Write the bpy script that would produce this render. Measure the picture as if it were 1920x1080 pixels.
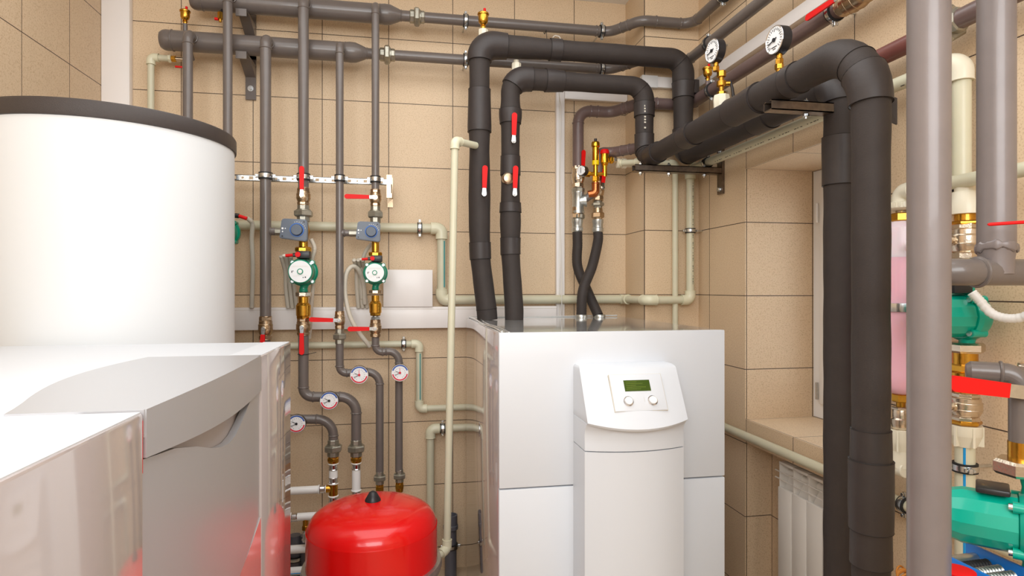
import bpy, bmesh, math, random
from mathutils import Vector, Matrix
random.seed(7)
PI = math.pi
for o in list(bpy.data.objects): bpy.data.objects.remove(o)
sc = bpy.context.scene
COL = sc.collection
# ------------------------------------------------------------------ camera
TH = math.radians(10.2); S, CC = math.sin(TH), math.cos(TH); F = 1137.0; EYE = 1.35
cam_d = bpy.data.cameras.new('camera'); cam = bpy.data.objects.new('camera', cam_d); COL.objects.link(cam)
cam.location = (0, 0, EYE); cam.rotation_euler = (PI/2, 0, -TH)
cam_d.sensor_width = 36; cam_d.lens = F/1920*36; cam_d.clip_start = 0.02
sc.camera = cam
# ------------------------------------------------------------------ world, lights, exposure
sc.view_settings.view_transform = 'Standard'; sc.view_settings.look = 'None'
sc.view_settings.gamma = 1; sc.view_settings.exposure = 0.16; sc.view_settings.use_curve_mapping = False
wd = bpy.data.worlds.new('sky'); sc.world = wd; wd.use_nodes = True
wd.node_tree.nodes['Background'].inputs[0].default_value = (.86, .93, 1, 1)
wd.node_tree.nodes['Background'].inputs[1].default_value = 3.0
def area(name, loc, rot, sx, sy, power, col=(1, .96, .9)):
    d = bpy.data.lights.new(name, 'AREA'); d.shape = 'RECTANGLE'; d.size = sx; d.size_y = sy
    d.energy = power; d.color = col
    o = bpy.data.objects.new(name, d); COL.objects.link(o); o.location = loc; o.rotation_euler = rot
    return o
area('ceiling_bounce_fill', (0.05, 1.35, 2.78), (0, 0, 0), 1.9, 1.9, 25, (.92, .965, 1))  # unseen area light, added in place of flash bounced off the ceiling
area('rear_bounce_fill', (-.1, -1.2, 2.2), (math.radians(74), 0, 0), 2.2, 1.1, 54, (.92, .965, 1))  # unseen fill added behind the camera, standing in for bounced flash

def ray(px, py):
    u = (px-960)/F; v = (540-py)/F
    return S+u*CC, CC-u*S, v
def atY(px, py, Y):
    a, b, c = ray(px, py); t = Y/b; return Vector((a*t, Y, EYE+c*t))
def atX(px, py, X):
    a, b, c = ray(px, py); t = X/a; return Vector((X, b*t, EYE+c*t))

# ------------------------------------------------------------------ materials
def srgb(r, g, b):
    f = lambda c: (c/255/12.92) if c/255 <= .04045 else ((c/255+.055)/1.055)**2.4
    return (f(r), f(g), f(b), 1)
MATS = {}
def mat(name, col, rough=.5, metal=0, coat=0, bump=0, bscale=200, vary=0, vscale=30, trans=0, ior=1.45, emis=None, alpha=1, sss=0, spec=.5):
    m = bpy.data.materials.new(name); m.use_nodes = True; nt = m.node_tree; b = nt.nodes['Principled BSDF']
    b.inputs['Base Color'].default_value = col; b.inputs['Roughness'].default_value = rough
    b.inputs['Metallic'].default_value = metal; b.inputs['Coat Weight'].default_value = coat
    b.inputs['Coat Roughness'].default_value = .06
    b.inputs['Transmission Weight'].default_value = trans; b.inputs['IOR'].default_value = ior
    b.inputs['Alpha'].default_value = alpha
    b.inputs['Specular IOR Level'].default_value = spec
    if sss:
        b.inputs['Subsurface Weight'].default_value = sss; b.inputs['Subsurface Scale'].default_value = .02
    if emis:
        b.inputs['Emission Color'].default_value = emis[0]; b.inputs['Emission Strength'].default_value = emis[1]
    if bump or vary:
        tc = nt.nodes.new('ShaderNodeNewGeometry')
        if vary:
            n = nt.nodes.new('ShaderNodeTexNoise'); n.inputs['Scale'].default_value = vscale; n.inputs['Detail'].default_value = 4
            nt.links.new(tc.outputs['Position'], n.inputs['Vector'])
            mx = nt.nodes.new('ShaderNodeMixRGB'); mx.blend_type = 'MULTIPLY'
            cr = nt.nodes.new('ShaderNodeValToRGB')
            cr.color_ramp.elements[0].position = .35; cr.color_ramp.elements[1].position = .65
            k = 1-vary; cr.color_ramp.elements[0].color = (k, k, k, 1); cr.color_ramp.elements[1].color = (1, 1, 1, 1)
            nt.links.new(n.outputs['Fac'], cr.inputs[0])
            mx.inputs[0].default_value = 1; mx.inputs[1].default_value = col
            nt.links.new(cr.outputs[0], mx.inputs[2]); nt.links.new(mx.outputs[0], b.inputs['Base Color'])
        if bump:
            n2 = nt.nodes.new('ShaderNodeTexNoise'); n2.inputs['Scale'].default_value = bscale
            nt.links.new(tc.outputs['Position'], n2.inputs['Vector'])
            bp = nt.nodes.new('ShaderNodeBump'); bp.inputs['Strength'].default_value = bump; bp.inputs['Distance'].default_value = .002
            nt.links.new(n2.outputs['Fac'], bp.inputs['Height']); nt.links.new(bp.outputs[0], b.inputs['Normal'])
    MATS[name] = m; return m
M_STEEL = mat('grey_paint', srgb(109, 100, 95), .33, 0, .25, .12, 120, .06, 25)
M_BROWN = mat('brown_paint', srgb(112, 92, 88), .38, 0, .2, .15, 120, .10, 14)
M_RED_BROWN = mat('primer_paint', srgb(122, 72, 66), .42, 0, .15, .15, 120, .12, 20)
M_LIGHTSTEEL = mat('silver_grey_paint', srgb(130, 121, 119), .42, .15, .2, .10, 90, .07, 18)
M_FOAM = mat('black_foam', srgb(60, 53, 50), .62, 0, 0, .25, 300, .10, 22, spec=.35)
M_TAPE = mat('black_tape', srgb(57, 50, 48), .48, 0, 0, .15, 80, .08, 40)
M_SEAM = mat('foam_seam', srgb(34, 29, 27), .7)
M_PPR = mat('cream_plastic', srgb(214, 209, 182), .38, 0, .1, .05, 60, .03, 20, sss=.05)
M_PPRF = mat('cream_fitting', srgb(226, 221, 192), .34, 0, .15, .04, 60)
M_PPRW = mat('ivory_fitting', srgb(232, 224, 202), .4, 0, .1)
M_TEAL = mat('teal_stripe', srgb(70, 150, 150), .4)
M_BLUESTRIPE = mat('blue_stripe', srgb(30, 150, 215), .4)
M_PRINT = mat('dark_print', srgb(60, 60, 50), .6)
M_BRASS = mat('brass', srgb(214, 160, 62), .26, 1, 0, .12, 160, .12, 60)
M_GOLD = mat('polished_brass', srgb(240, 186, 60), .2, 1, 0, .05, 160)
M_BRONZE = mat('bronze_nickel', srgb(196, 172, 142), .3, 1, 0, .25, 220, .15, 70)
M_NICKEL = mat('nickel', srgb(222, 208, 188), .27, 1, 0, .18, 200, .08, 70)
M_IRON = mat('malleable_iron', srgb(176, 172, 158), .42, .85, 0, .25, 200, .18, 60)
M_ZINC = mat('zinc_steel', srgb(214, 218, 220), .24, 1, 0, .1, 160, .1, 90)
M_GALV = mat('galvanised', srgb(198, 200, 196), .34, .9, 0, .2, 160, .14, 50)
M_DARKSTEEL = mat('strut_steel', srgb(132, 118, 106), .35, .9, 0, .1, 160, .25, 60)
M_COPPER = mat('copper', srgb(196, 116, 70), .3, 1, 0, .1, 120, .15, 50)
M_RED = mat('red_sleeve', srgb(222, 18, 18), .5, 0, 0, spec=.3)
M_REDTANK = mat('red_enamel', srgb(226, 2, 2), .25, 0, .45, .03, 20)
M_GREEN = mat('green_paint', srgb(0, 138, 106), .3, 0, .3, .08, 60)
M_GREENB = mat('bright_green_paint', srgb(0, 168, 142), .32, 0, .3, .08, 60)
M_WHITE = mat('white_enamel', srgb(218, 221, 226), .45, 0, .08)
M_PANELREFL = mat('panel_reflection_tint', srgb(194, 184, 183), .08, 0, 1, spec=.9)  # white panels with a darker, reddish reflection mixed into the base colour
M_WHITETOP = mat('glossy_film_top', srgb(200, 200, 198), .10, 0, .9, .06, 14, spec=.8)
M_WHITEW = mat('white_plastic', srgb(240, 238, 236), .42, 0, .1)
M_TANKW = mat('tank_jacket', srgb(224, 226, 227), .55)
M_TANKRIM = mat('tank_rim', srgb(62, 54, 51), .4, 0, 0, .5, 700)
M_SILVER = mat('silver_lacquer', srgb(192, 192, 195), .36, .4, .15)
M_SILVERD = mat('silver_recess', srgb(184, 174, 169), .42, .3, .1)
M_DUCT = mat('white_duct', srgb(244, 238, 234), .4, 0, .1)
M_BLACK = mat('black_plastic', srgb(38, 36, 38), .4, 0, .1)
M_RUBBER = mat('black_rubber', srgb(34, 33, 34), .6)
M_ACT = mat('grey_actuator', srgb(96, 104, 116), .42, 0, .1)
M_ACTD = mat('dark_knob', srgb(76, 84, 96), .4, 0, .1)
M_BLUERING = mat('blue_ring', srgb(40, 100, 180), .4)
M_DIAL = mat('dial_white', srgb(240, 240, 240), .45)
M_MARKB = mat('dial_blue', srgb(50, 90, 170), .45)
M_MARKR = mat('dial_red', srgb(214, 40, 60), .45)
M_MARKK = mat('dial_black', srgb(30, 30, 34), .5)
M_CHROME = mat('chrome', srgb(225, 225, 228), .12, 1)
M_CONDUIT = mat('grey_conduit', srgb(214, 206, 190), .5)
M_PEX = mat('white_pex', srgb(242, 240, 236), .4, 0, .1)
M_PVC = mat('dark_grey_pvc', srgb(98, 98, 106), .4, 0, .1)
M_PINK = mat('pink_fluid_plastic', srgb(244, 188, 202), .35, 0, .2, sss=.3)
M_PINKTOP = mat('frosted_plastic', srgb(236, 218, 224), .35, 0, .2, sss=.3)
M_LCD = mat('lcd_green', srgb(62, 84, 22), .2, 0, .6)
M_LCDD = mat('lcd_line', srgb(104, 126, 40), .3)
M_BLUE = mat('blue_enamel', srgb(20, 120, 210), .4, 0, .1)
M_GLASS = mat('window_glass', (1, 1, 1, 1), .02, 0, 0, trans=1, ior=1.45)
M_CEIL = mat('white_ceiling', srgb(246, 244, 240), .7)
M_PLASTER = mat('white_plaster', srgb(236, 230, 222), .8)
M_RADI = mat('radiator_white', srgb(240, 234, 226), .35, 0, .2)
M_CABLE = mat('white_cable', srgb(238, 232, 222), .5)
M_ORANGE = mat('orange_tow', srgb(214, 140, 60), .7)
M_YELLOW = mat('yellow_label', srgb(250, 215, 10), .4)

def tile_mat(name, ox, oy, oz, pitch=.303, tint=(229, 203, 170)):
    m = bpy.data.materials.new(name); m.use_nodes = True; nt = m.node_tree; N = nt.nodes.new; L = nt.links.new
    b = nt.nodes['Principled BSDF']
    g = N('ShaderNodeNewGeometry'); sp = N('ShaderNodeSeparateXYZ'); L(g.outputs['Position'], sp.inputs[0])
    sn = N('ShaderNodeSeparateXYZ'); L(g.outputs['Normal'], sn.inputs[0])
    def math_(op, a, b_=None):
        n = N('ShaderNodeMath'); n.operation = op
        for i, v in enumerate((a, b_)):
            if v is None: continue
            if isinstance(v, (int, float)): n.inputs[i].default_value = v
            else: L(v, n.inputs[i])
        return n.outputs[0]
    masks = []
    for i, off in enumerate((ox, oy, oz)):
        v = math_('ADD', math_('SUBTRACT', sp.outputs[i], off), 30*pitch+pitch/2)
        fr = math_('ABSOLUTE', math_('SUBTRACT', math_('MODULO', v, pitch), pitch/2))
        line = math_('LESS_THAN', fr, .0016)
        ok = math_('LESS_THAN', math_('ABSOLUTE', sn.outputs[i]), .5)
        masks.append(math_('MULTIPLY', line, ok))
    line = math_('MAXIMUM', math_('MAXIMUM', masks[0], masks[1]), masks[2])
    nz = N('ShaderNodeTexNoise'); nz.inputs['Scale'].default_value = 230; nz.inputs['Detail'].default_value = 3
    L(g.outputs['Position'], nz.inputs['Vector'])
    r = N('ShaderNodeValToRGB'); r.color_ramp.elements[0].position = .3; r.color_ramp.elements[1].position = .5
    c = srgb(*tint); d = srgb(tint[0]-24, tint[1]-28, tint[2]-30)
    r.color_ramp.elements[0].color = d; r.color_ramp.elements[1].color = c
    L(nz.outputs['Fac'], r.inputs[0])
    n3 = N('ShaderNodeTexNoise'); n3.inputs['Scale'].default_value = 5; n3.inputs['Detail'].default_value = 3
    L(g.outputs['Position'], n3.inputs['Vector'])
    r3 = N('ShaderNodeValToRGB'); r3.color_ramp.elements[0].color = (.93, .92, .90, 1); r3.color_ramp.elements[1].color = (1, 1, 1, 1)
    L(n3.outputs['Fac'], r3.inputs[0])
    m2 = N('ShaderNodeMixRGB'); m2.blend_type = 'MULTIPLY'; m2.inputs[0].default_value = 1
    L(r.outputs[0], m2.inputs[1]); L(r3.outputs[0], m2.inputs[2])
    mx = N('ShaderNodeMixRGB'); L(line, mx.inputs[0]); L(m2.outputs[0], mx.inputs[1]); mx.inputs[2].default_value = srgb(78, 62, 52)
    L(mx.outputs[0], b.inputs['Base Color'])
    b.inputs['Roughness'].default_value = .5; b.inputs['Specular IOR Level'].default_value = .35
    inv = math_('SUBTRACT', 1, line)
    bp = N('ShaderNodeBump'); bp.inputs['Strength'].default_value = .5; bp.inputs['Distance'].default_value = .002
    L(inv, bp.inputs['Height']); L(bp.outputs[0], b.inputs['Normal'])
    return m
OZ = 1.318
M_TILE_BACK = tile_mat('tile_back', .237, .1, OZ)
M_TILE_COL = tile_mat('tile_column', 1.113+.002, 2.687+.002, OZ)
M_TILE_RIGHT = tile_mat('tile_right', 1.697, 1.976, OZ, .3033)
M_TILE_LEFT = tile_mat('tile_left', .1, 2.645, OZ, .303, (222, 196, 164))
M_TILE_FLOOR = tile_mat('tile_floor', .0, .1, .1, .33, (206, 184, 156))

# ------------------------------------------------------------------ mesh building
def frame(ax):
    ax = Vector(ax).normalized()
    up = Vector((0, 0, 1)) if abs(ax.z) < .9 else Vector((0, -1, 0))
    x = up.cross(ax).normalized(); y = ax.cross(x)
    return Matrix((x, y, ax)).transposed().to_4x4()
class MB:
    def __init__(s): s.v = []; s.f = []
    def add(s, vs, fs, M=None):
        n = len(s.v)
        for p in vs: s.v.append(M @ Vector(p) if M is not None else Vector(p))
        for f in fs: s.f.append(tuple(i+n for i in f))
        return s
    def box(s, lo, hi, M=None):
        x0, y0, z0 = lo; x1, y1, z1 = hi
        s.add([(x0, y0, z0), (x1, y0, z0), (x1, y1, z0), (x0, y1, z0), (x0, y0, z1), (x1, y0, z1), (x1, y1, z1), (x0, y1, z1)],
              [(0, 3, 2, 1), (4, 5, 6, 7), (0, 1, 5, 4), (1, 2, 6, 5), (2, 3, 7, 6), (3, 0, 4, 7)], M); return s
    def rbox(s, lo, hi, r=.004, seg=2, M=None):
        bm = bmesh.new(); bmesh.ops.create_cube(bm, size=1)
        for v in bm.verts:
            v.co = Vector(((lo[i]+hi[i])/2+v.co[i]*(hi[i]-lo[i]) for i in range(3)))
        bmesh.ops.bevel(bm, geom=list(bm.edges), offset=r, segments=seg, affect='EDGES', profile=.5)
        bm.verts.index_update()
        s.add([v.co.copy() for v in bm.verts], [tuple(v.index for v in f.verts) for f in bm.faces], M); bm.free(); return s
    def lathe(s, prof, o=(0, 0, 0), ax=(0, 0, 1), seg=24, M=None, phase=0):
        T = Matrix.Translation(Vector(o)) @ frame(ax)
        if M is not None: T = M @ T
        vs = []; fs = []
        for (r, h) in prof:
            for k in range(seg):
                a = 2*PI*(k+phase)/seg; vs.append((r*math.cos(a), r*math.sin(a), h))
        n = len(prof)
        for i in range(n-1):
            for k in range(seg):
                k2 = (k+1) % seg
                fs.append((i*seg+k, i*seg+k2, (i+1)*seg+k2, (i+1)*seg+k))
        fs.append(tuple(reversed(range(seg)))); fs.append(tuple((n-1)*seg+k for k in range(seg)))
        s.add(vs, fs, T); return s
    def cyl(s, a, b, r, seg=20, r2=None, M=None, bev=0):
        a = Vector(a); b = Vector(b); L = (b-a).length; r2 = r if r2 is None else r2
        if bev: prof = [(r-bev, 0), (r, bev), (r2, L-bev), (r2-bev, L)]
        else: prof = [(r, 0), (r2, L)]
        return s.lathe(prof, a, b-a, seg, M)
    def hex(s, a, b, r, M=None, phase=.5, seg=6):
        a = Vector(a); b = Vector(b); L = (b-a).length; e = min(.12*r, L*.3)
        return s.lathe([(r*.88, 0), (r, e), (r, L-e), (r*.88, L)], a, b-a, seg, M, phase)
    def torus(s, o, ax, R, r, seg=28, ring=8, M=None):
        T = Matrix.Translation(Vector(o)) @ frame(ax)
        if M is not None: T = M @ T
        vs = []; fs = []
        for i in range(seg):
            a = 2*PI*i/seg
            for j in range(ring):
                b = 2*PI*j/ring
                vs.append(((R+r*math.cos(b))*math.cos(a), (R+r*math.cos(b))*math.sin(a), r*math.sin(b)))
        for i in range(seg):
            for j in range(ring):
                fs.append((i*ring+j, ((i+1) % seg)*ring+j, ((i+1) % seg)*ring+(j+1) % ring, i*ring+(j+1) % ring))
        s.add(vs, fs, T); return s
    def tube(s, pts, r, seg=18, M=None, cap=True):
        pts = [Vector(p) for p in pts]
        n = len(pts); vs = []; fs = []
        L = [0]
        for i in range(1, n): L.append(L[-1]+(pts[i]-pts[i-1]).length)
        t0 = (pts[1]-pts[0]).normalized()
        ref = Vector((0, 0, 1)) if abs(t0.z) < .9 else Vector((0, 1, 0))
        x = t0.cross(ref).normalized()
        for i in range(n):
            if i == 0: t = t0
            elif i == n-1: t = (pts[i]-pts[i-1]).normalized()
            else: t = ((pts[i+1]-pts[i]).normalized()+(pts[i]-pts[i-1]).normalized()).normalized()
            x = (x-t*x.dot(t)).normalized(); y = t.cross(x)
            rr = r(L[i], L[-1]) if callable(r) else r
            for k in range(seg):
                a = 2*PI*k/seg; vs.append(pts[i]+(x*math.cos(a)+y*math.sin(a))*rr)
        for i in range(n-1):
            for k in range(seg):
                k2 = (k+1) % seg
                fs.append((i*seg+k, i*seg+k2, (i+1)*seg+k2, (i+1)*seg+k))
        if cap:
            fs.append(tuple(reversed(range(seg)))); fs.append(tuple((n-1)*seg+k for k in range(seg)))
        s.add(vs, fs, M); return s
    def prism(s, poly, h0, h1, M=None):
        n = len(poly); vs = [(p[0], p[1], h0) for p in poly]+[(p[0], p[1], h1) for p in poly]
        fs = [tuple(reversed(range(n))), tuple(range(n, 2*n))]+[(i, (i+1) % n, n+(i+1) % n, n+i) for i in range(n)]
        s.add(vs, fs, M); return s
    def build(s, name, m, parent=None, ang=32, loc=None):
        me = bpy.data.meshes.new(name)
        off = Vector(loc) if loc is not None else Vector((0, 0, 0))
        me.from_pydata([tuple(v-off) for v in s.v], [], s.f); me.materials.append(m)
        bm = bmesh.new(); bm.from_mesh(me); bmesh.ops.recalc_face_normals(bm, faces=bm.faces); bm.to_mesh(me); bm.free()
        for p in me.polygons: p.use_smooth = True
        me.set_sharp_from_angle(angle=math.radians(ang))
        o = bpy.data.objects.new(name, me); COL.objects.link(o)
        if parent is not None: o.parent = parent
        elif loc is not None: o.location = off
        return o
def tag(o, label, cat, group=None, kind=None):
    if label: o['label'] = label
    if cat: o['category'] = cat
    if group: o['group'] = group
    if kind: o['kind'] = kind
    return o
def thing(name, label, cat, loc=(0, 0, 0), rot=(0, 0, 0), group=None):
    o = bpy.data.objects.new(name, None); COL.objects.link(o); o.empty_display_size = .05
    o.location = loc; o.rotation_euler = rot
    return tag(o, label, cat, group)
def fillet(pts, R, n=8):
    pts = [Vector(p) for p in pts]; out = [pts[0]]
    Rs = R if isinstance(R, (list, tuple)) else [R]*(len(pts)-2)
    for i in range(1, len(pts)-1):
        p = pts[i]; a = (pts[i-1]-p); b = (pts[i+1]-p); la, lb = a.length, b.length
        a.normalize(); b.normalize(); ang = a.angle(b)
        if ang > PI-.02: out.append(p); continue
        d = Rs[i-1]/math.tan(ang/2); d = min(d, la*.49 if i > 1 else la*.95, lb*.49 if i < len(pts)-2 else lb*.95)
        R_ = d*math.tan(ang/2); A = p+a*d; B = p+b*d
        c = p+(a+b).normalized()*(R_/math.sin(ang/2)); va = A-c; vb = B-c; w = va.angle(vb)
        for k in range(n+1):
            f = k/n; out.append(c+(va*math.sin((1-f)*w)+vb*math.sin(f*w))/math.sin(w))
    out.append(pts[-1]); return out
def spline(pts, n=8):
    P = [Vector(p) for p in pts]; P = [P[0]*2-P[1]]+P+[P[-1]*2-P[-2]]; out = []
    for i in range(1, len(P)-2):
        for k in range(n):
            t = k/n; a, b, c, d = P[i-1], P[i], P[i+1], P[i+2]
            out.append(.5*((2*b)+(c-a)*t+(2*a-5*b+4*c-d)*t*t+(3*b-a-3*c+d)*t**3))
    out.append(P[-2]); return out
def resample(pts, step):
    out = [pts[0]]
    for i in range(1, len(pts)):
        d = (pts[i]-pts[i-1]).length; n = max(1, int(d/step))
        for k in range(1, n+1): out.append(pts[i-1].lerp(pts[i], k/n))
    return out
def sub(pts, s0, s1):
    L = 0; out = []
    for i in range(1, len(pts)):
        d = (pts[i]-pts[i-1]).length
        if d < 1e-9: continue
        a, b = L, L+d
        if b >= s0 and a <= s1:
            if not out: out.append(pts[i-1].lerp(pts[i], max(0, (s0-a)/d)))
            out.append(pts[i-1].lerp(pts[i], min(1, (s1-a)/d)))
        L = b
    return out
def plen(pts): return sum((pts[i]-pts[i-1]).length for i in range(1, len(pts)))

# ------------------------------------------------------------------ pipe families
def steel_pipe(label, pts, r, R=.05, m=None, beads=True, name='steel_pipe', cat='pipe', group=None):
    m = m or M_STEEL
    path = fillet(pts, R)
    o = MB().tube(path, r).build(name, m); tag(o, label, cat, group)
    if beads:
        for i in range(1, len(pts)-1):
            p = Vector(pts[i]); RR = R[i-1] if isinstance(R, (list, tuple)) else R
            for q in (pts[i-1], pts[i+1]):
                d = (Vector(q)-p)
                if d.length < RR*1.2: continue
                d.normalize(); c = p+d*RR
                b = MB()
                T = Matrix.Translation(c) @ frame(d)
                vs = []; fs = []; seg = 30; ring = 6
                for k in range(seg):
                    a = 2*PI*k/seg; rr = .0022+.0008*math.sin(k*2.7)+.0005*math.sin(k*1.3)
                    for j in range(ring):
                        t = 2*PI*j/ring; vs.append(((r+rr*math.cos(t))*math.cos(a), (r+rr*math.cos(t))*math.sin(a), rr*1.5*math.sin(t)))
                for k in range(seg):
                    for j in range(ring): fs.append((k*ring+j, ((k+1) % seg)*ring+j, ((k+1) % seg)*ring+(j+1) % ring, k*ring+(j+1) % ring))
                b.add(vs, fs, T); b.build('weld_bead', m, o)
    return o
def ppr_pipe(label, pts, r, m=None, mf=None, k=1.32, L=2.3, name='plastic_pipe', group=None, ends=(False, False), stripe=None, rings=True):
    m = m or M_PPR; mf = mf or M_PPRF
    path = fillet(pts, r*.95, 5)
    o = MB().tube(path, r, 16).build(name, m); tag(o, label, 'pipe', group)
    for i in range(1, len(pts)-1):
        p = Vector(pts[i]); a = (Vector(pts[i-1])-p); b = (Vector(pts[i+1])-p)
        la = min(a.length, r*L); lb = min(b.length, r*L)
        if (a.normalized().angle(b.normalized())) > PI-.15: continue
        a.normalize(); b.normalize()
        mb = MB().tube(fillet([p+a*la, p, p+b*lb], r*1.25, 7), r*k, 18)
        for d, l in ((a, la), (b, lb)): mb.torus(p+d*l, d, r*k*.97, r*.09, 24, 6)
        mb.build('elbow_fitting', mf, o)
    return o
def tee(label, p, dirs, r, m=None, parent=None):
    mb = MB(); p = Vector(p)
    for d in dirs:
        d = Vector(d).normalized(); mb.cyl(p-d*r*.4, p+d*r*2.3, r*1.32, 18); mb.torus(p+d*r*2.3, d, r*1.28, r*.09, 24, 6)
    return mb.build('tee_fitting', m or M_PPRF, parent)
def clamp(label, p, ax, r, ear=(0, 0, 1), stud=None, group='pipe clamps on the walls', w=.012):
    """steel band with rubber lining, ears with screws; stud goes into the wall"""
    p = Vector(p); ax = Vector(ax).normalized(); ear = Vector(ear).normalized()
    t = thing('pipe_clamp', label, 'clamp', p, (0, 0, 0), group)
    MB().lathe([(r+.0005, -w*.9), (r+.0058, -w*.9), (r+.0058, w*.9), (r+.0005, w*.9)], (0, 0, 0), ax, 28).build('rubber_lining', M_RUBBER, t)
    MB().lathe([(r+.002, -w*.55), (r+.0066, -w*.55), (r+.0074, 0), (r+.0066, w*.55), (r+.002, w*.55)], (0, 0, 0), ax, 28).build('band', M_ZINC, t)
    side = ax.cross(ear).normalized()
    for s_ in (1, -1):
        c = ear*s_*(r+.012)
        T = Matrix((side, ax, ear)).transposed().to_4x4(); T.translation = c
        MB().rbox((-.005, -w/2, -.007), (.005, w/2, .007), .0015, 1, T).build('ear', M_ZINC, t)
        MB().cyl(c-side*.010, c+side*.010, .0028, 10).hex(c+side*.006, c+side*.011, .0052).hex(c-side*.011, c-side*.006, .0052).build('screw', M_ZINC, t)
    if stud is not None:
        d = Vector(stud); n = d.normalized()
        MB().cyl(n*(r+.004), d, .004, 10).hex(n*(r+.005), n*(r+.013), .008).build('stud', M_ZINC, t)
    return t
def union(label, p, z0, z1, r, m=None, group='iron pipe unions', ax=None):
    """three-part pipe union along ax (default vertical), p = base point, length z1-z0"""
    m = m or M_IRON; ax = Vector(ax or (0, 0, 1)).normalized()
    L = z1-z0; p = Vector(p) if ax.z < .9 else Vector((p[0], p[1], z0))
    t = thing('pipe_union', label, 'pipe union', p, (0, 0, 0), group)
    MB().hex((0, 0, 0), ax*L*.33, r*.66, seg=8).build('lower_collar', m, t)
    MB().hex(ax*L*.30, ax*L*.66, r).build('union_nut', m, t)
    MB().cyl(ax*L*.64, ax*L*.72, r*.72).hex(ax*L*.70, ax*L, r*.62, seg=8).build('upper_collar', m, t)
    return t
def fitting(name, label, cat, p, prof, m, ax=(0, 0, 1), group=None, hexes=(), seg=24):
    """turned fitting: prof list of (r,h); hexes list of (h0,h1,r)"""
    ax = Vector(ax).normalized()
    t = thing(name, label, cat, p, (0, 0, 0), group)
    MB().lathe(prof, (0, 0, 0), ax, seg).build('body', m, t)
    for (a, b, r) in hexes: MB().hex(ax*a, ax*b, r).build('hex_nut', m, t)
    return t
def lever_parts(t, ang, L=.085, off=-.04, w=.0100, bend=.0, red=None, th=.0035):
    """lever in the local XZ plane at depth y=off, pointing along ang (0 = right, 90deg = up)"""
    M = Matrix.Translation((0, off, 0)) @ Matrix.Rotation(-ang, 4, 'Y')
    w2 = w*.85
    poly = []
    for k in range(9): a = PI/2+PI*k/8; poly.append((-.0+math.cos(a)*w2, math.sin(a)*w2))
    poly += [(.028, -w2*.7), (.028, w2*.7)]
    R2 = Matrix(((1, 0, 0, 0), (0, 0, -1, 0), (0, 1, 0, 0), (0, 0, 0, 1)))
    MB().prism(poly, -.0015, .0015, M @ R2).build('steel_tang', M_ZINC, t)
    n = 10; p2 = [(.024, w*.8), (.024, -w*.8)]
    for k in range(n+1): a = -PI/2+PI*k/n; p2.append((L-w+math.cos(a)*w, math.sin(a)*w))
    bm = MB().prism(p2, -th, th, M @ R2)
    bm.build('lever_sleeve', red or M_RED, t, ang=50)
    MB().cyl((0, off+.028, 0), (0, off-.002, 0), .008, 16).build('stem', M_NICKEL, t)
    MB().hex((0, off-.002, 0), (0, off-.008, 0), .0075).build('stem_nut', M_ZINC, t)
def ball_valve(label, p, h, r, ang, m=None, face=0, group='red-handled ball valves', L=.085, off=None, scale=1):
    """p centre, h length along Z, r body radius; face = rotation about Z of the handle side (0 = towards -Y)"""
    m = m or M_BRONZE
    t = thing('ball_valve', label, 'valve', p, (0, 0, face), group)
    H = h/2
    MB().lathe([(r*.6, -H*.7), (r*.86, -H*.55), (r*.98, -H*.3), (r, -H*.12), (r, H*.3), (r*.93, H*.36), (r*.93, H*.6), (r*.75, H*.7)], seg=28)\
        .torus((0, 0, -H*.16), (0, 0, 1), r*.98, .0018).torus((0, 0, H*.28), (0, 0, 1), r*.98, .0016)\
        .lathe([(.011, -r*1.15), (.011, 0)], (0, 0, 0), (0, 1, 0), 18).build('body', m, t)
    MB().hex((0, 0, -H), (0, 0, -H*.6), r*.9, seg=8).torus((0, 0, -H), (0, 0, 1), r*.78, .002).build('lower_collar', m, t)
    MB().hex((0, 0, H*.6), (0, 0, H), r*.9, seg=8).torus((0, 0, H), (0, 0, 1), r*.78, .002).build('upper_collar', m, t)
    lever_parts(t, ang, L, off if off is not None else -(r+.014))
    return t
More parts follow.
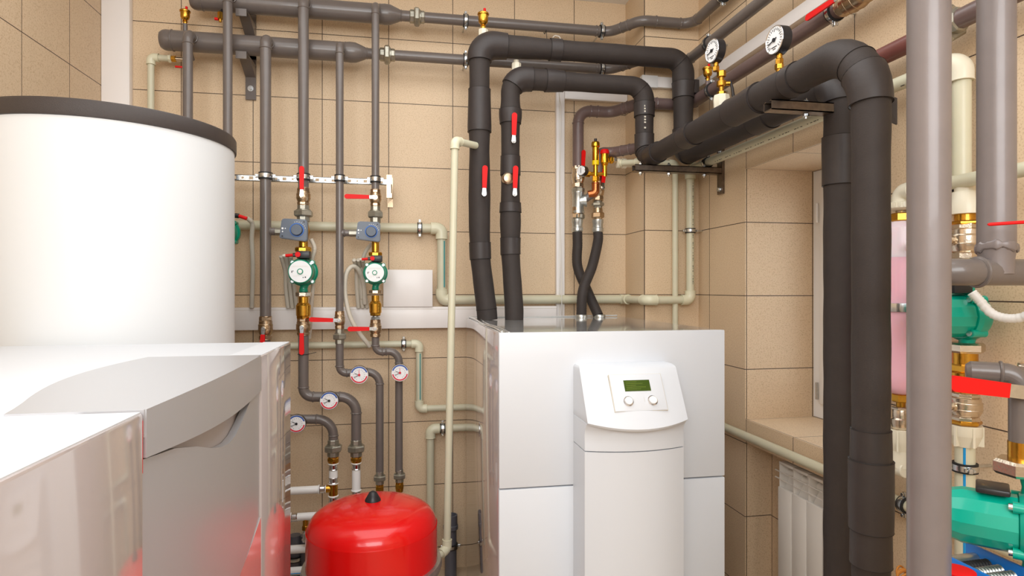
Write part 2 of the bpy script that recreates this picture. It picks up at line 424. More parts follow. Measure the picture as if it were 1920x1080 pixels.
def thermo_gauge(label, p, r, face=0, tilt=0, group='thermometer gauges on the pipes', style=0):
    t = thing('gauge', label, 'gauge', p, (tilt, 0, face), group)
    d = .016
    MB().lathe([(r*.9, 0), (r, .002), (r, d), (r*.93, d+.0015), (r*.93, d-.001)], (0, 0, 0), (0, -1, 0), 40).build('case', M_BLACK, t)
    MB().torus((0, -d-.001, 0), (0, 1, 0), r*.965, .0014, 40, 6).build('bezel_ring', M_CHROME, t)
    MB().lathe([(r*.93, 0), (r*.93, .001)], (0, -d, 0), (0, -1, 0), 40).build('dial', M_DIAL, t)
    def arc(a0, a1, r0, r1, m, nm, y):
        mb = MB(); n = 20; vs = []; fs = []
        for k in range(n+1):
            a = math.radians(a0+(a1-a0)*k/n)
            vs += [(r0*math.cos(a), y, r0*math.sin(a)), (r1*math.cos(a), y, r1*math.sin(a)), (r1*math.cos(a), y-.0006, r1*math.sin(a)), (r0*math.cos(a), y-.0006, r0*math.sin(a))]
        for k in range(n):
            b = 4*k
            for j in range(4): fs.append((b+j, b+(j+1) % 4, b+4+(j+1) % 4, b+4+j))
        fs += [(0, 1, 2, 3), (4*n+3, 4*n+2, 4*n+1, 4*n)]
        mb.add(vs, fs); return mb.build(nm, m, t)
    arc(18, 162, r*.76, r*.9, M_MARKB, 'blue_scale', -d-.001)
    arc(190, 350, r*.74, r*.88, M_MARKR, 'red_scale', -d-.001)
    mb = MB()
    for k in range(15):
        a = math.radians(-60+300*k/14); T = Matrix.Rotation(-a, 4, 'Y')
        mb.box((r*.52, -d-.0016, -.0005), (r*.62, -d-.001, .0005), T)
    mb.build('scale_marks', M_MARKK, t)
    for a, l, m in ((205, .62, M_MARKK), (160 if style else 150, .5, M_MARKK)) + (((92, .55, M_MARKR),) if style else ()):
        T = Matrix.Rotation(-math.radians(a), 4, 'Y')
        MB().box((-r*.1, -d-.003, -.0009), (r*l, -d-.0018, .0009), T).build('needle', m, t)
    MB().cyl((0, -d-.001, 0), (0, -d-.004, 0), r*.13, 14).build('hub', M_MARKR if style else M_MARKK, t)
    return t
def pressure_gauge(label, p, r, face, group='black pressure gauges'):
    t = thing('pressure_gauge', label, 'gauge', p, (0, 0, face), group); d = .03
    MB().lathe([(r*.85, 0), (r, .003), (r, d), (r*.95, d+.002), (r*.9, d-.001)], (0, 0, 0), (0, -1, 0), 40).build('case', M_BLACK, t)
    MB().torus((0, -d-.001, 0), (0, 1, 0), r*.95, .0016, 40, 6).build('bezel_ring', M_CHROME, t)
    MB().lathe([(r*.93, 0), (r*.93, .001)], (0, -d, 0), (0, -1, 0), 40).build('dial', M_DIAL, t)
    mb = MB()
    for k in range(21):
        a = math.radians(-45+270*k/20); T = Matrix.Rotation(-a, 4, 'Y')
        mb.box((r*(.66 if k % 5 else .58), -d-.0022, -.0005), (r*.82, -d-.001, .0005), T)
    mb.box((-r*.3, -d-.0022, -r*.52), (r*.28, -d-.001, -r*.47)); mb.box((-r*.14, -d-.0022, -r*.66), (r*.14, -d-.001, -r*.62))
    mb.build('scale_marks', M_MARKK, t)
    T = Matrix.Rotation(-math.radians(196), 4, 'Y')
    MB().box((-r*.3, -d-.004, -.0014), (r*.62, -d-.0025, .0011), T).build('needle', M_MARKK, t)
    MB().cyl((0, -d-.001, 0), (0, -d-.005, 0), r*.14, 14).build('hub', M_MARKK, t)
    MB().cyl((0, -d*.5, -r*.9), (0, -d*.5, -r-.022), .0085, 16).hex((0, -d*.5, -r-.028), (0, -d*.5, -r-.012), .0115).build('stem', M_BRASS, t)
    return t
def air_vent(label, p, r=.0165, h=.048, group='brass automatic air vents', capm=None):
    """p = bottom of the threaded foot"""
    t = thing('air_vent', label, 'air vent', p, (0, 0, 0), group)
    MB().lathe([(r*.42, 0), (r*.42, h*.16), (r*.6, h*.2), (r*.42, h*.28), (r*.85, h*.42), (r*.96, h*.52), (r, h*.9), (r*.9, h)], seg=24).build('body', M_BRASS, t)
    MB().lathe([(r*1.12, 0), (r*1.16, h*.04), (r*1.12, h*.1), (r*.8, h*.16)], (0, 0, h*.88), (0, 0, 1), 24).build('lid', M_BRASS, t)
    MB().cyl((r*.3, 0, h*1.0), (r*.3, 0, h*1.28), r*.27, 14, bev=.0006).build('valve_cap', capm or M_RED, t)
    return t
def pump(label, p, face=0, s=1.0, green=None, motor_len=.085, labelled=True, box=True, group='green circulation pumps', gland=True, fluted=False, nuts=True, tilt=0):
    """circulator: pipe axis Z, motor towards -Y"""
    g = green or M_GREEN
    t = thing('circulation_pump', label, 'pump', p, (tilt, 0, face), group)
    def V(*a): return tuple(c*s for c in a)
    MB().lathe([(c[0]*s, c[1]*s) for c in ((.030, -.03), (.054, -.024), (.062, -.008), (.062, .010), (.056, .018))], (0, 0, 0), (0, -1, 0), 36)\
        .tube(fillet([V(0, .002, -.095), V(0, .004, -.07), V(.012, 0, -.03)], .03*s), lambda a, b: (.021-.004*math.sin(PI*min(1, a/b)))*s, 18)\
        .tube(fillet([V(0, .002, .095), V(0, .004, .07), V(-.008, 0, .03)], .03*s), lambda a, b: (.021-.003*math.sin(PI*min(1, a/b)))*s, 18).build('volute', g, t)
    R = .053
    if fluted:
        mb = MB().lathe([(R*s*.93, .016*s), (R*s, .02*s), (R*s*.99, motor_len*s*.8), (R*s*.9, motor_len*s*.93), (R*s*.72, motor_len*s)], (0, 0, 0), (0, -1, 0), 14)
    else:
        mb = MB().lathe([(R*s, .016*s), (R*s, .03*s), (R*s*.96, motor_len*s*.8), (R*s*.95, motor_len*s*.96), (R*s*.9, motor_len*s)], (0, 0, 0), (0, -1, 0), 40)
    mb.build('motor_housing', g, t, ang=20)
    for k in range(4):
        a = PI/4+k*PI/2; c = V(.058*math.cos(a), 0, .058*math.sin(a))
        MB().cyl((c[0], .012*s, c[2]), (c[0], -.028*s, c[2]), .010*s, 14).build('bolt_boss', g, t)
        MB().cyl((c[0], -.028*s, c[2]), (c[0], -.034*s, c[2]), .0065*s, 12).build('bolt', M_ZINC, t)
    if labelled:
        y = -motor_len*s
        MB().lathe([(R*.86*s, 0), (R*.86*s, .0012)], (0, y, 0), (0, -1, 0), 40).build('label_plate', M_DIAL, t)
        MB().lathe([(.0125*s, 0), (.0125*s, .004*s), (.0085*s, .004*s)], (0, y, 0), (0, -1, 0), 24).build('vent_ring', g, t)
        MB().cyl((0, y-.002*s, 0), (0, y-.0052*s, 0), .0085*s, 16).build('vent_screw', M_CHROME, t)
        mb = MB()
        for (x0, x1, z) in ((-.034, .034, .019), (-.03, .03, .0235), (-.03, -.004, -.017), (.004, .028, -.017), (-.03, -.012, -.022)):
            mb.box((x0*s, y-.0016, z*s-.0003), (x1*s, y-.0011, z*s+.0003))
        mb.build('fine_print', M_CONDUIT, t)
        mb = MB().box((-.035*s, y-.0018, -.006*s), (-.032*s, y-.0012, .003*s)).box((-.035*s, y-.0018, .001*s), (-.026*s, y-.0012, .003*s))
        mb.cyl((.021*s, y-.0012, -.024*s), (.021*s, y-.0018, -.024*s), .003*s, 10).cyl((.012*s, y-.0012, -.025*s), (.012*s, y-.0018, -.025*s), .0022*s, 10)
        mb.build('label_marks', M_MARKK, t)
    if box:
        MB().rbox(V(-.018, -.068, .056), V(.036, -.014, .088), .004*s).build('terminal_box', M_BLACK, t)
        MB().cyl(V(-.012, -.068, .072), V(-.012, -.074, .072), .0115*s, 20, bev=.001*s).build('speed_knob', M_RED, t)
        if gland:
            MB().hex(V(-.018, -.045, .072), V(-.036, -.045, .071), .0085*s).build('cable_gland', M_BLACK, t)
            MB().cyl(V(-.034, -.045, .071), V(-.066, -.045, .068), .0068*s, 14).build('red_sleeve', M_RED, t)
            MB().lathe([(.0072*s, 0), (.0075*s, .004*s), (.005*s, .012*s), (.002*s, .014*s)], V(-.066, -.045, .068), (-1, 0, -.05), 14).build('cable_end', M_CONDUIT, t)
    if nuts:
        MB().hex(V(0, .002, .086), V(0, .002, .108), .036*s, seg=8).build('union_nut', M_BRASS, t)
        MB().hex(V(0, .002, -.108), V(0, .002, -.086), .034*s, seg=8).build('union_nut', M_NICKEL, t)
    return t
def corrugated(label, pts, r, m=None, name='corrugated_conduit', cat='conduit', group='grey corrugated conduits', step=.0035, n=10):
    path = resample(spline(pts, n), step/2)
    cnt = [0]
    L = [0]
    def rr(a, b): return r*(1-.07*(1+math.cos(2*PI*a/step)))
    o = MB().tube(path, rr, 12).build(name, m or M_CONDUIT, ang=80)
    return tag(o, label, cat, group)
def insulated(label, pts, r, R=.075, bands=(), bulges=(), name='insulated_pipe'):
    path = resample(fillet(pts, R, 10), .02)
    def rr(a, b):
        x = r*(1+.012*math.sin(a*23)+.008*math.sin(a*51))
        for (c, w, k) in bulges: x += r*k*math.exp(-((a-c)/w)**2)
        return x
    o = MB().tube(path, rr, 28).build(name, M_FOAM); tag(o, label, 'insulated pipe')
    for (s0, s1, k) in bands:
        sp_ = sub(path, s0, s1); f = lambda a, b, s0=s0, k=k: rr(a+s0, b)+k
        MB().tube(sp_, f, 28).build('tape_wrap', M_TAPE, o)
        for e in (0, -1):
            d = (sp_[1]-sp_[0]) if e == 0 else (sp_[-1]-sp_[-2])
            MB().torus(sp_[e], d, rr(s0 if e == 0 else s1, 1)+k-.0004, .0009, 40, 6).build('wrap_seam', M_SEAM, o)
    Rs = R if isinstance(R, (list, tuple)) else [R]*(len(pts)-2)
    for i in range(1, len(pts)-1):
        if Rs[i-1] > .3: continue
        k = min(range(len(path)), key=lambda q: (path[q]-Vector(pts[i])).length); k = max(1, min(len(path)-2, k))
        d = (path[k+1]-path[k-1]); s_ = plen(path[:k+1])
        MB().torus(path[k], d, rr(s_, 1)+.0006, .0011, 40, 6).build('miter_seam', M_SEAM, o)
    return o, path
# ================================================================== SETTING
YB, XL, XR, YC, XC = 2.93, -1.285, 1.387, 2.687, 1.113; ZT = 2.87
def struct(o): o['kind'] = 'structure'; return o
struct(MB().box((XL-.2, -1.7, -.1), (XR+.5, YB+.2, 0)).build('floor', M_TILE_FLOOR))
struct(MB().box((XL-.2, -1.7, ZT), (XR+.5, YB+.2, ZT+.1)).build('ceiling', M_CEIL))
struct(MB().box((XL-.1, YB, 0), (XR+.4, YB+.1, ZT)).build('wall_back', M_TILE_BACK))
struct(MB().box((XC, YC, 0), (XR+.02, YB, ZT)).build('wall_corner_pilaster', M_TILE_COL))
struct(MB().box((XL-.1, -1.6, 0), (XL, YB, ZT)).build('wall_left', M_TILE_LEFT))
struct(MB().box((XL-.1, -1.6, 0), (XR+.4, -1.5, ZT)).build('wall_front', M_PLASTER))
wr = MB()
wr.box((XR, -1.5, 0), (XR+.5, 1.60, ZT)); wr.box((XR, 2.288, 0), (XR+.5, YB, ZT))
wr.box((XR, 1.60, 1.84), (XR+.5, 2.288, ZT)); wr.box((XR, 1.60, .715), (XR+.5, 2.288, .81)); wr.box((1.503, 1.60, 0), (XR+.5, 2.288, .715))
struct(wr.build('wall_right', M_TILE_RIGHT))
# window in the niche
w = MB(); X0 = 1.70
w.box((X0, 1.60, .812), (X0+.07, 1.665, 1.838)); w.box((X0, 2.225, .812), (X0+.07, 2.286, 1.838))
w.box((X0, 1.665, .812), (X0+.07, 2.225, .88)); w.box((X0, 1.665, 1.775), (X0+.07, 2.225, 1.838))
wo = struct(w.build('window_1', M_WHITEW))
w = MB(); X1 = X0-.012
w.rbox((X1, 1.66, .872), (X0+.05, 1.72, 1.782), .004); w.rbox((X1, 2.18, .872), (X0+.05, 2.236, 1.782), .004)
w.rbox((X1, 1.715, .872), (X0+.05, 2.185, .93), .004); w.rbox((X1, 1.715, 1.72), (X0+.05, 2.185, 1.782), .004)
w.build('sash', M_WHITEW, wo)
MB().box((X0+.02, 1.715, .925), (X0+.026, 2.185, 1.725)).build('pane', M_GLASS, wo)
MB().cyl((X1-.004, 2.243, .89), (X1-.004, 2.243, .96), .006, 12).build('hinge', M_ZINC, wo)
MB().cyl((X1-.004, 2.243, 1.62), (X1-.004, 2.243, 1.70), .006, 12).build('hinge', M_WHITEW, wo)
# cornice at the ceiling
t1 = MB()
for (o_, h_) in ((.0, 2.79), (.018, 2.806), (.03, 2.83)):
    t1.box((XL, YB-.05-.0+o_*0, h_), (XC, YB, h_+.02)) if o_ == 0 else t1.box((XL, YB-.05-o_, h_), (XC, YB, h_+.02))
t1.box((XL, YB-.10, 2.846), (XC, YB, ZT))
t1.box((XC, YC-.04, 2.80), (XR, YC, ZT)); t1.box((XL, -1.5, 2.80), (XL+.04, YB, ZT)); t1.box((XR-.04, -1.5, 2.80), (XR, YC, ZT)); t1.box((XC-.04, YC-.04, 2.80), (XC, YB, ZT))
struct(t1.build('trim_1', M_CEIL))
# boxed-in riser in the left back corner
o = MB().rbox((XL+.001, 2.893, 0), (-1.172, YB, ZT), .003).build('wall_duct', M_DUCT)
tag(o, 'wide white boxed duct running up the left back corner of the tiled room', 'duct')

# ================================================================== CABLE DUCTS
o = MB().rbox((-1.17, 2.872, 1.161), (.738, YB, 1.262), .003).build('cable_duct', M_DUCT)
tag(o, 'wide white horizontal cable duct crossing the back wall behind the pump pipes', 'cable duct')
MB().box((-1.17, 2.8715, 1.250), (.738, 2.8725, 1.2515)).build('lid_seam', M_CONDUIT, o)
o = MB().rbox((.744, 2.90, 1.161), (.786, YB, 2.33), .002).build('cable_duct', M_DUCT)
tag(o, 'slim white vertical cable duct on the back wall right of the insulated pipes', 'cable duct')
MB().box((.757, 2.8992, 1.161), (.7585, 2.9005, 2.33)).build('lid_seam', M_CONDUIT, o)
o = MB().rbox((.787, 2.90, 2.285), (1.112, YB, 2.33), .002).build('cable_duct', M_DUCT)
tag(o, 'short white horizontal cable duct high on the back wall behind the lower insulated bend', 'cable duct')
o = MB().rbox((XC-.02, YC-.028, 2.285), (XR, YC, 2.335), .002).build('cable_duct', M_DUCT)
tag(o, 'white cable duct piece across the corner pilaster with a joint cover', 'cable duct')
MB().rbox((XC-.022, YC-.031, 2.282), (XC+.055, YC-.001, 2.338), .002).build('joint_cover', M_WHITEW, o)
o = MB().rbox((XR-.03, -1.4, 2.285), (XR, YC-.03, 2.335), .002).build('cable_duct', M_DUCT)
tag(o, 'long white cable duct climbing the right wall above the brown pipe', 'cable duct')
o = MB().tube(spline([(.70, 2.80, 2.54), (.715, 2.79, 2.545), (.738, 2.79, 2.51), (.745, 2.85, 2.30), (.765, 2.893, 2.2), (.760, 2.893, 1.8), (.766, 2.893, 1.5), (.760, 2.86, 1.30), (.770, 2.89, 1.2)], 8), .0022, 8).build('cable', M_CABLE)
tag(o, 'thin white cable hanging in front of the slim vertical duct', 'cable')
o = MB().torus((.665, 2.81, 2.587), (1, 0, 0), .026, .002).build('cable_tie', M_BLACK); MB().tube([(.665, 2.786, 2.567), (.668, 2.778, 2.50)], .0015, 6).build('tail', M_BLACK, o)
tag(o, 'black cable tie round the upper header pipe above the insulated pipe', 'cable tie')
# blank board
a = atY(727, 577, 2.862); b = atY(811, 506, 2.862)
o = MB().rbox((a.x-.02, 2.862, 1.2625), (b.x, 2.871, b.z), .001).build('wall_board', M_DUCT); tag(o, 'blank white board standing on the cable duct behind the right pump', 'board')

# ================================================================== HEADERS
YH = 2.80
def header(z, x0, xr, xend, lab):
    p = MB().tube([(x0+.012, YH, z), (xr, YH, z)], .0425, 28).build('header_pipe', M_STEEL)
    tag(p, lab, 'pipe')
    MB().lathe([(.02, -.012), (.034, -.008), (.041, .003), (.0435, .016), (.0425, .03)], (x0, YH, z), (1, 0, 0), 28).build('end_cap', M_STEEL, p)
    MB().torus((x0+.038, YH, z), (1, 0, 0), .0425, .0028).build('weld_bead', M_STEEL, p); MB().torus((xr, YH, z), (1, 0, 0), .0425, .0022).build('weld_bead', M_STEEL, p)
    MB().lathe([(.0425, 0), (.045, .02), (.043, .045), (.030, .078), (.0235, .092), (.0235, .12)], (xr, YH, z), (1, 0, 0), 28).build('reducer', M_STEEL, p)
    MB().torus((xr+.094, YH, z), (1, 0, 0), .024, .0022).build('weld_bead', M_STEEL, p)
    return p
zh1, zh2 = 2.587, 2.405
xe1 = atY(700, 0, YH).x; xe2 = atY(648, 0, YH).x
xs1 = atY(362, 0, YH).x; xs2 = atY(306, 0, YH).x
header(zh1, xs1, xe1+.03, 0, 'thick upper grey header pipe along the back wall, cut by the photo top')
header(zh2, xs2, xe2, 0, 'thick lower grey header pipe with rounded end cap on the back wall')
xu1 = atY(768, 0, YH).x; xu2 = atY(712, 0, YH).x
for xu, z, l in ((xu1, zh1, 'iron union on the upper header pipe past its reducer'), (xu2, zh2, 'iron union on the lower header pipe behind the right riser')):
    t = union(l, (xu, YH, z), 0, .068, .045, ax=(1, 0, 0))
    MB().cyl((-.035, 0, 0), (.01, 0, 0), .0235).build('pipe_stub', M_STEEL, t)
# thin continuations
xa = XC+.0
steel_pipe('upper grey pipe stepping round the corner pilaster at the ceiling', [(xu1+.066, YH, zh1), (.985, YH, zh1), (1.085, 2.652, zh1), (1.335, 2.652, zh1), (1.335, .2, zh1)], .0235, [.07, .07, .06])
steel_pipe('second grey header pipe passing behind the insulated pipes onto the right wall', [(xu2+.066, YH, zh2), (.985, YH, zh2), (1.085, 2.652, zh2), (1.30, 2.652, zh2), (1.30, .2, zh2)], .0235, [.07, .07, .06])
for px, z, l in ((873, zh1, 'left pipe clamp on the upper header pipe near the middle air vent'), (873, zh2, 'left pipe clamp on the lower header pipe beside the black insulation'), (1128, zh1, 'right pipe clamp on the upper header pipe before its bend'), (1128, zh2, 'right pipe clamp on the lower header pipe between the insulated runs')):
    clamp(l, (atY(px, 0, YH).x, YH, z), (1, 0, 0), .0235, (0, 0, 1), (0, .13, 0))
# header wall brackets
for z, l in ((zh1, 'grey steel bracket carrying the upper header pipe'), (zh2, 'grey steel bracket carrying the lower header pipe')):
    X = atY(468, 0, 2.9).x
    t = thing('wall_bracket', l, 'bracket', (X, YB, z), (0, 0, 0), 'header pipe brackets')
    MB().box((-.022, -.012, -.20), (.022, 0, .02)).box((-.022, -.175, -.052), (.022, 0, -.044)).add([(-.022, -.01, -.10), (-.022, -.12, -.052), (-.022, -.01, -.052), (.022, -.01, -.10), (.022, -.12, -.052), (.022, -.01, -.052)], [(0, 1, 2), (5, 4, 3), (0, 3, 4, 1), (1, 4, 5, 2), (2, 5, 3, 0)]).box((-.022, -.178, -.075), (.022, -.170, -.044)).build('angle_plate', M_STEEL, t)
    MB().lathe([(.013, 0), (.013, .002)], (0, -.012, -.15), (0, -1, 0), 20).hex((0, -.014, -.15), (0, -.020, -.15), .008).build('bolt', M_ZINC, t)
# air vents
p = atY(347, 42, 2.77); x347 = atY(347, 0, YH).x
air_vent('brass air vent on top of the lower header at the far left', (x347, YH, zh2+.072), .019, .06)
o = MB().cyl((x347, YH, zh2+.035), (x347, YH, zh2+.074), .010, 16).build('pipe_stub', M_STEEL); tag(o, 'short grey stub pipe under the leftmost air vent', 'pipe')
# small drain valve behind riser two
t = thing('drain_cock', 'small brass drain cock with red cap under the upper header left end', 'valve', atY(413, 36, 2.76)); MB().hex((0, 0, .0), (0, 0, .03), .011).cyl((0, 0, -.012), (0, 0, .03), .006).build('body', M_BRASS, t); MB().cyl((-.008, 0, 0), (-.022, 0, .0), .006).build('cap', M_RED, t); MB().cyl((0, 0, .028), (0, .03, .05), .007).build('hose_tail', M_BLACK, t)
# cream pipe top left
z = 2.345; Y = 2.85; x283 = atY(283, 0, Y).x; x318 = atY(316, 0, Y).x
ppr_pipe('cream pipe with elbow dropping behind the white tank at far left', [(x318, Y, z), (x283, Y, z), (x283, Y, .4)], .0135)
t = thing('drain_valve', 'small brass valve with red lever joining the cream pipe at upper left', 'valve', (x318, Y, z))
MB().hex((0, 0, 0), (.012, 0, 0), .018).build('cream_nut', M_PPRF, t); MB().hex((.012, 0, 0), (.03, 0, 0), .014).build('nut', M_BRASS, t); MB().cyl((.03, 0, 0), (.095, 0, 0), .009).cyl((.07, 0, 0), (.07, -.01, -.04), .008).build('body', M_NICKEL, t)
MB().rbox((.035, -.03, -.047), (.07, -.022, -.039), .002).build('lever', M_RED, t); MB().cyl((.07, -.005, -.035), (.07, -.005, -.062), .006).build('tail', M_BRASS, t)
MB().cyl((.095, 0, 0), (.095, -.04, .03), .011).build('pipe_stub', M_STEEL, t)

# ================================================================== RISERS (six vertical pipes)
YV = 2.70
def X_(px): return atY(px, 0, YV).x
def Z_(px, py): return atY(px, py, YV).z
def riser(px, r, zh, zbot, lab):
    x = X_(px)
    if zh is zh1: top = zh1
    o = steel_pipe(lab, [(x, YH-.035, zh), (x, YV, zh), (x, YV, zbot)], r, .034, beads=False)
    MB().torus((x, YV, zh-.045), (0, 0, 1), r, .0026).build('weld_bead', M_STEEL, o); MB().torus((x, YH-.045, zh), (0, 1, 0), r, .003).build('weld_bead', M_STEEL, o)
    return x
riser(352, .0195, zh2, .3, 'leftmost grey riser below the brass air vent, dropping behind the white tank')
riser(427, .0185, zh1, .3, 'second grey riser from the left, dropping behind the white tank')
x3 = riser(498, .0225, zh2, Z_(498, 597), 'third riser, feeding the lone valve just above the boiler')
x4 = riser(569, .0220, zh1, Z_(569, 357), 'fourth riser, ending in the valve with upright red lever')
x5 = riser(637, .0165, zh2, Z_(637, 587), 'fifth riser, slim, left of the right-hand pump')
x6 = riser(704, .0165, zh1, Z_(704, 361), 'rightmost slim riser from the upper header to a valve')

# perforated rail and its clamps
za = atY(443, 335, 2.748).z; zr = za-.005
xr0, xr1 = -1.0, atY(735, 0, 2.75).x
t = MB()
rail_z = atY(600, 337, 2.75).z
rail = thing('mounting_rail', 'white perforated steel rail holding the four visible risers', 'rail', (0, 2.755, rail_z))
# rail face with real holes: built as strips
mb = MB(); hw = .0125
x = xr0; holes = []
k = 0
while x < xr1-.02:
    w_ = .016 if k % 2 == 0 else .009
    holes.append((x+.02, w_)); x += .034; k += 1
prev = xr0
for (hx, w_) in holes:
    mb.box((prev, 0, -hw), (hx-w_*.5, .002, hw)); mb.box((hx-w_*.5, 0, w_*.42), (hx+w_*.5, .002, hw)); mb.box((hx-w_*.5, 0, -hw), (hx+w_*.5, .002, -w_*.42)); prev = hx+w_*.5
mb.box((prev, 0, -hw), (xr1, .002, hw))
mb.box((xr0, 0, hw-.002), (xr1, .022, hw)); mb.box((xr0, 0, -hw), (xr1, .022, -hw+.002))
mb.build('perforated_channel', M_ZINC, rail)
xb = xr1-.012
MB().box((xb-.012, -.002, -.07), (xb+.012, .001, .032)).box((xb-.012, 0, -.03), (xb+.012, .06, -.018)).box((xb+.008, -.002, -.05), (xb+.013, .172, -.01)).box((xb-.012, .169, -.09), (xb+.013, .174, .05)).build('end_bracket', M_BRONZE, rail)
for dz in (.022, -.058): MB().lathe([(.007, 0), (.007, .003)], (xb, -.002, dz), (0, -1, 0), 12).hex((xb, -.005, dz), (xb, -.008, dz), .004).build('screw', M_ZINC, rail)
for x, px, r, l in ((x3, 498, .0225, 'pipe clamp fixing the third riser to the perforated rail'), (x4, 569, .022, 'pipe clamp behind the upright red lever on the rail'), (x5, 637, .0165, 'pipe clamp fixing the slim fifth riser to the rail'), (x6, 704, .0165, 'rightmost pipe clamp on the perforated rail')):
    clamp(l, (x, YV, rail_z), (0, 0, 1), r, (1, 0, 0), (0, .052, 0), 'pipe clamps on the perforated rail', .016)

# ---- column 4 and column 6: valve, union, mixing valve, pump, check valve, valve
def mixer(lab, x, zc, s, xleft):
    t = thing('mixing_valve', lab, 'mixing valve', (x, YV, zc), (0, 0, 0), 'mixing valves with grey actuators')
    MB().lathe([(.016*s, -.05*s), (.021*s, -.03*s), (.027*s, 0), (.021*s, .03*s), (.017*s, .05*s)], seg=24).cyl((-.045*s, 0, -.002), (0, 0, 0), .017*s).build('body', M_BRASS, t)
    MB().hex((-.078*s, 0, -.002), (-.05*s, 0, -.002), .030*s).build('side_nut', M_IRON, t)
    MB().hex((xleft-x+.018, 0, -.002), (-.078*s, 0, -.002), .018*s, seg=8).cyl((xleft-x+.012, 0, -.002), (-.07*s, 0, -.002), .0145*s).build('side_collar', M_IRON, t)
    c = -.030*s; wL, wR, hh = .056*s, .054*s, .047*s
    poly = [(c-wL, -hh*.72), (c+wR*.9, -hh), (c+wR, -hh*.85), (c+wR, hh*.8), (c+wR*.92, hh*.95), (c-wL*.72, hh), (c-wL*.84, hh*.9)]
    R2 = Matrix(((1, 0, 0, 0), (0, 0, -1, 0), (0, 1, 0, 0), (0, 0, 0, 1)))
    bm = bmesh.new(); vs = [bm.verts.new((p_[0], p_[1], .022)) for p_ in poly]; f = bm.faces.new(vs)
    r_ = bmesh.ops.extrude_face_region(bm, geom=[f]); bmesh.ops.translate(bm, verts=[v for v in r_['geom'] if isinstance(v, bmesh.types.BMVert)], vec=(0, 0, .042))
    bmesh.ops.bevel(bm, geom=[e for e in bm.edges], offset=.003, segments=2, affect='EDGES'); bm.verts.index_update()
    MB().add([v.co.copy() for v in bm.verts], [tuple(v.index for v in f.verts) for f in bm.faces], R2).build('actuator_box', M_ACT, t); bm.free()
    kx = c+.014*s
    MB().cyl((kx, -.064, 0), (kx, -.0665, 0), .0285*s, 32).build('scale_ring', M_BLUERING, t)
    MB().cyl((kx, -.066, 0), (kx, -.080, 0), .0245*s, 32, r2=.0225*s, bev=.0012).build('dial_knob', M_ACTD, t)
    mb = MB()
    for k in range(7):
        a = math.radians(15+k*15); mb.cyl((kx+.034*s*math.cos(a), -.064, .034*s*math.sin(a)), (kx+.034*s*math.cos(a), -.0648, .034*s*math.sin(a)), .0014, 6)
    for (dx, dz, rr) in ((-.043, .006, .0042), (-.043, -.007, .0028), (-.032, .006, .0024)): mb.cyl((c+dx*s, -.064, dz*s), (c+dx*s, -.0650, dz*s), rr*s, 14)
    mb.build('printed_symbols', M_DIAL, t)
    for (dx, dz) in ((.042, .034), (-.044, -.026)): MB().cyl((c+dx*s, -.063, dz*s), (c+dx*s, -.0648, dz*s), .0035*s, 12).build('screw', M_BLACK, t)
    return t
def column(px, sc_, r, lbl, tee_px, P):
    x = X_(px); z = lambda py: Z_(px, py)
    # P: pixel rows
    v0, v1, u0, u1, mc, b0, pc, n1, c0, c1, q0, q1, end = P
    t = ball_valve('bronze valve with %s red lever above the %s pump' % (('upright', 'left') if sc_ > .9 else ('sideways', 'right')), (x, YV, z((v0+v1)/2)), z(v0)-z(v1), .029*sc_, PI/2 if sc_ > .9 else PI, off=-.045 if sc_ > .9 else -.03, L=.122 if sc_ > .9 else .128)
    union('large iron union above the %s grey mixing valve' % lbl, (x, YV, 0), z(u1), z(u0), .039*sc_+.002, group='iron unions above the mixing valves')
    xl = X_(tee_px)
    mixer('brass mixing valve with grey dial actuator above the %s pump' % lbl, x, z(mc), 1.0 if sc_ > .9 else .92, xl+.02)
    o = steel_pipe('short grey branch elbow from the riser to the %s mixing valve' % lbl, [(xl, YV, z(mc)-.002), (xl+.052*sc_, YV, z(mc)-.002)], .0165*sc_, beads=False)
    MB().torus((xl+.020, YV, z(mc)-.002), (1, 0, 0), .0168*sc_, .003).build('weld_bead', M_STEEL, o)
    fitting('brass_connector', 'short brass connector between the %s mixing valve and pump' % lbl, 'fitting', (x, YV, z(pc)+.098*sc_), [(.0185*sc_, 0), (.0185*sc_, z(mc)-z(pc)-.135*sc_)], M_BRASS)
    pm = pump('green pump with white round label, %s of the two small pumps on the back wall' % lbl, (x, YV, z(pc)), 0, sc_*.98, group='green pumps on the back wall')
    L = z(n1)-z(c1)
    f = fitting('check_valve', 'brass check valve under the %s pump' % lbl, 'check valve', (x, YV, z(c1)),
            [(.022*sc_, 0), (.024*sc_, L*.1), (.030*sc_, L*.16), (.031*sc_, L*.6), (.024*sc_, L*.68), (.020*sc_, L*.72), (.020*sc_, L)], M_BRASS, hexes=((0, L*.2, .029*sc_), (L*.6, L*.72, .028*sc_)))
    zz = (z(q0)+z(q1))/2
    ball_valve('bronze valve below the %s pump, red lever %s' % (lbl, 'hanging down' if sc_ > .9 else 'pointing left'), (x, YV, zz), z(q0)-z(q1), .030*sc_, -PI/2 if sc_ > .9 else PI, off=-.045 if sc_ > .9 else -.03, L=.115 if sc_ > .9 else .115)
    return x
column(569, 1.0, .022, 'left', 498, (353, 385, 384, 416, 434, 452, 510, 556, 560, 598, 597, 628, 663))
column(704, .86, .0165, 'right', 637, (356, 387, 386, 418, 437, 456, 512, 554, 556, 592, 600, 631, 650))
fitting('hex_nipple', 'small steel nipple between the right check valve and its ball valve', 'fitting', (x6, YV, Z_(704, 601)), [(.013, 0), (.013, .02)], M_GALV, hexes=((.003, .016, .021),))
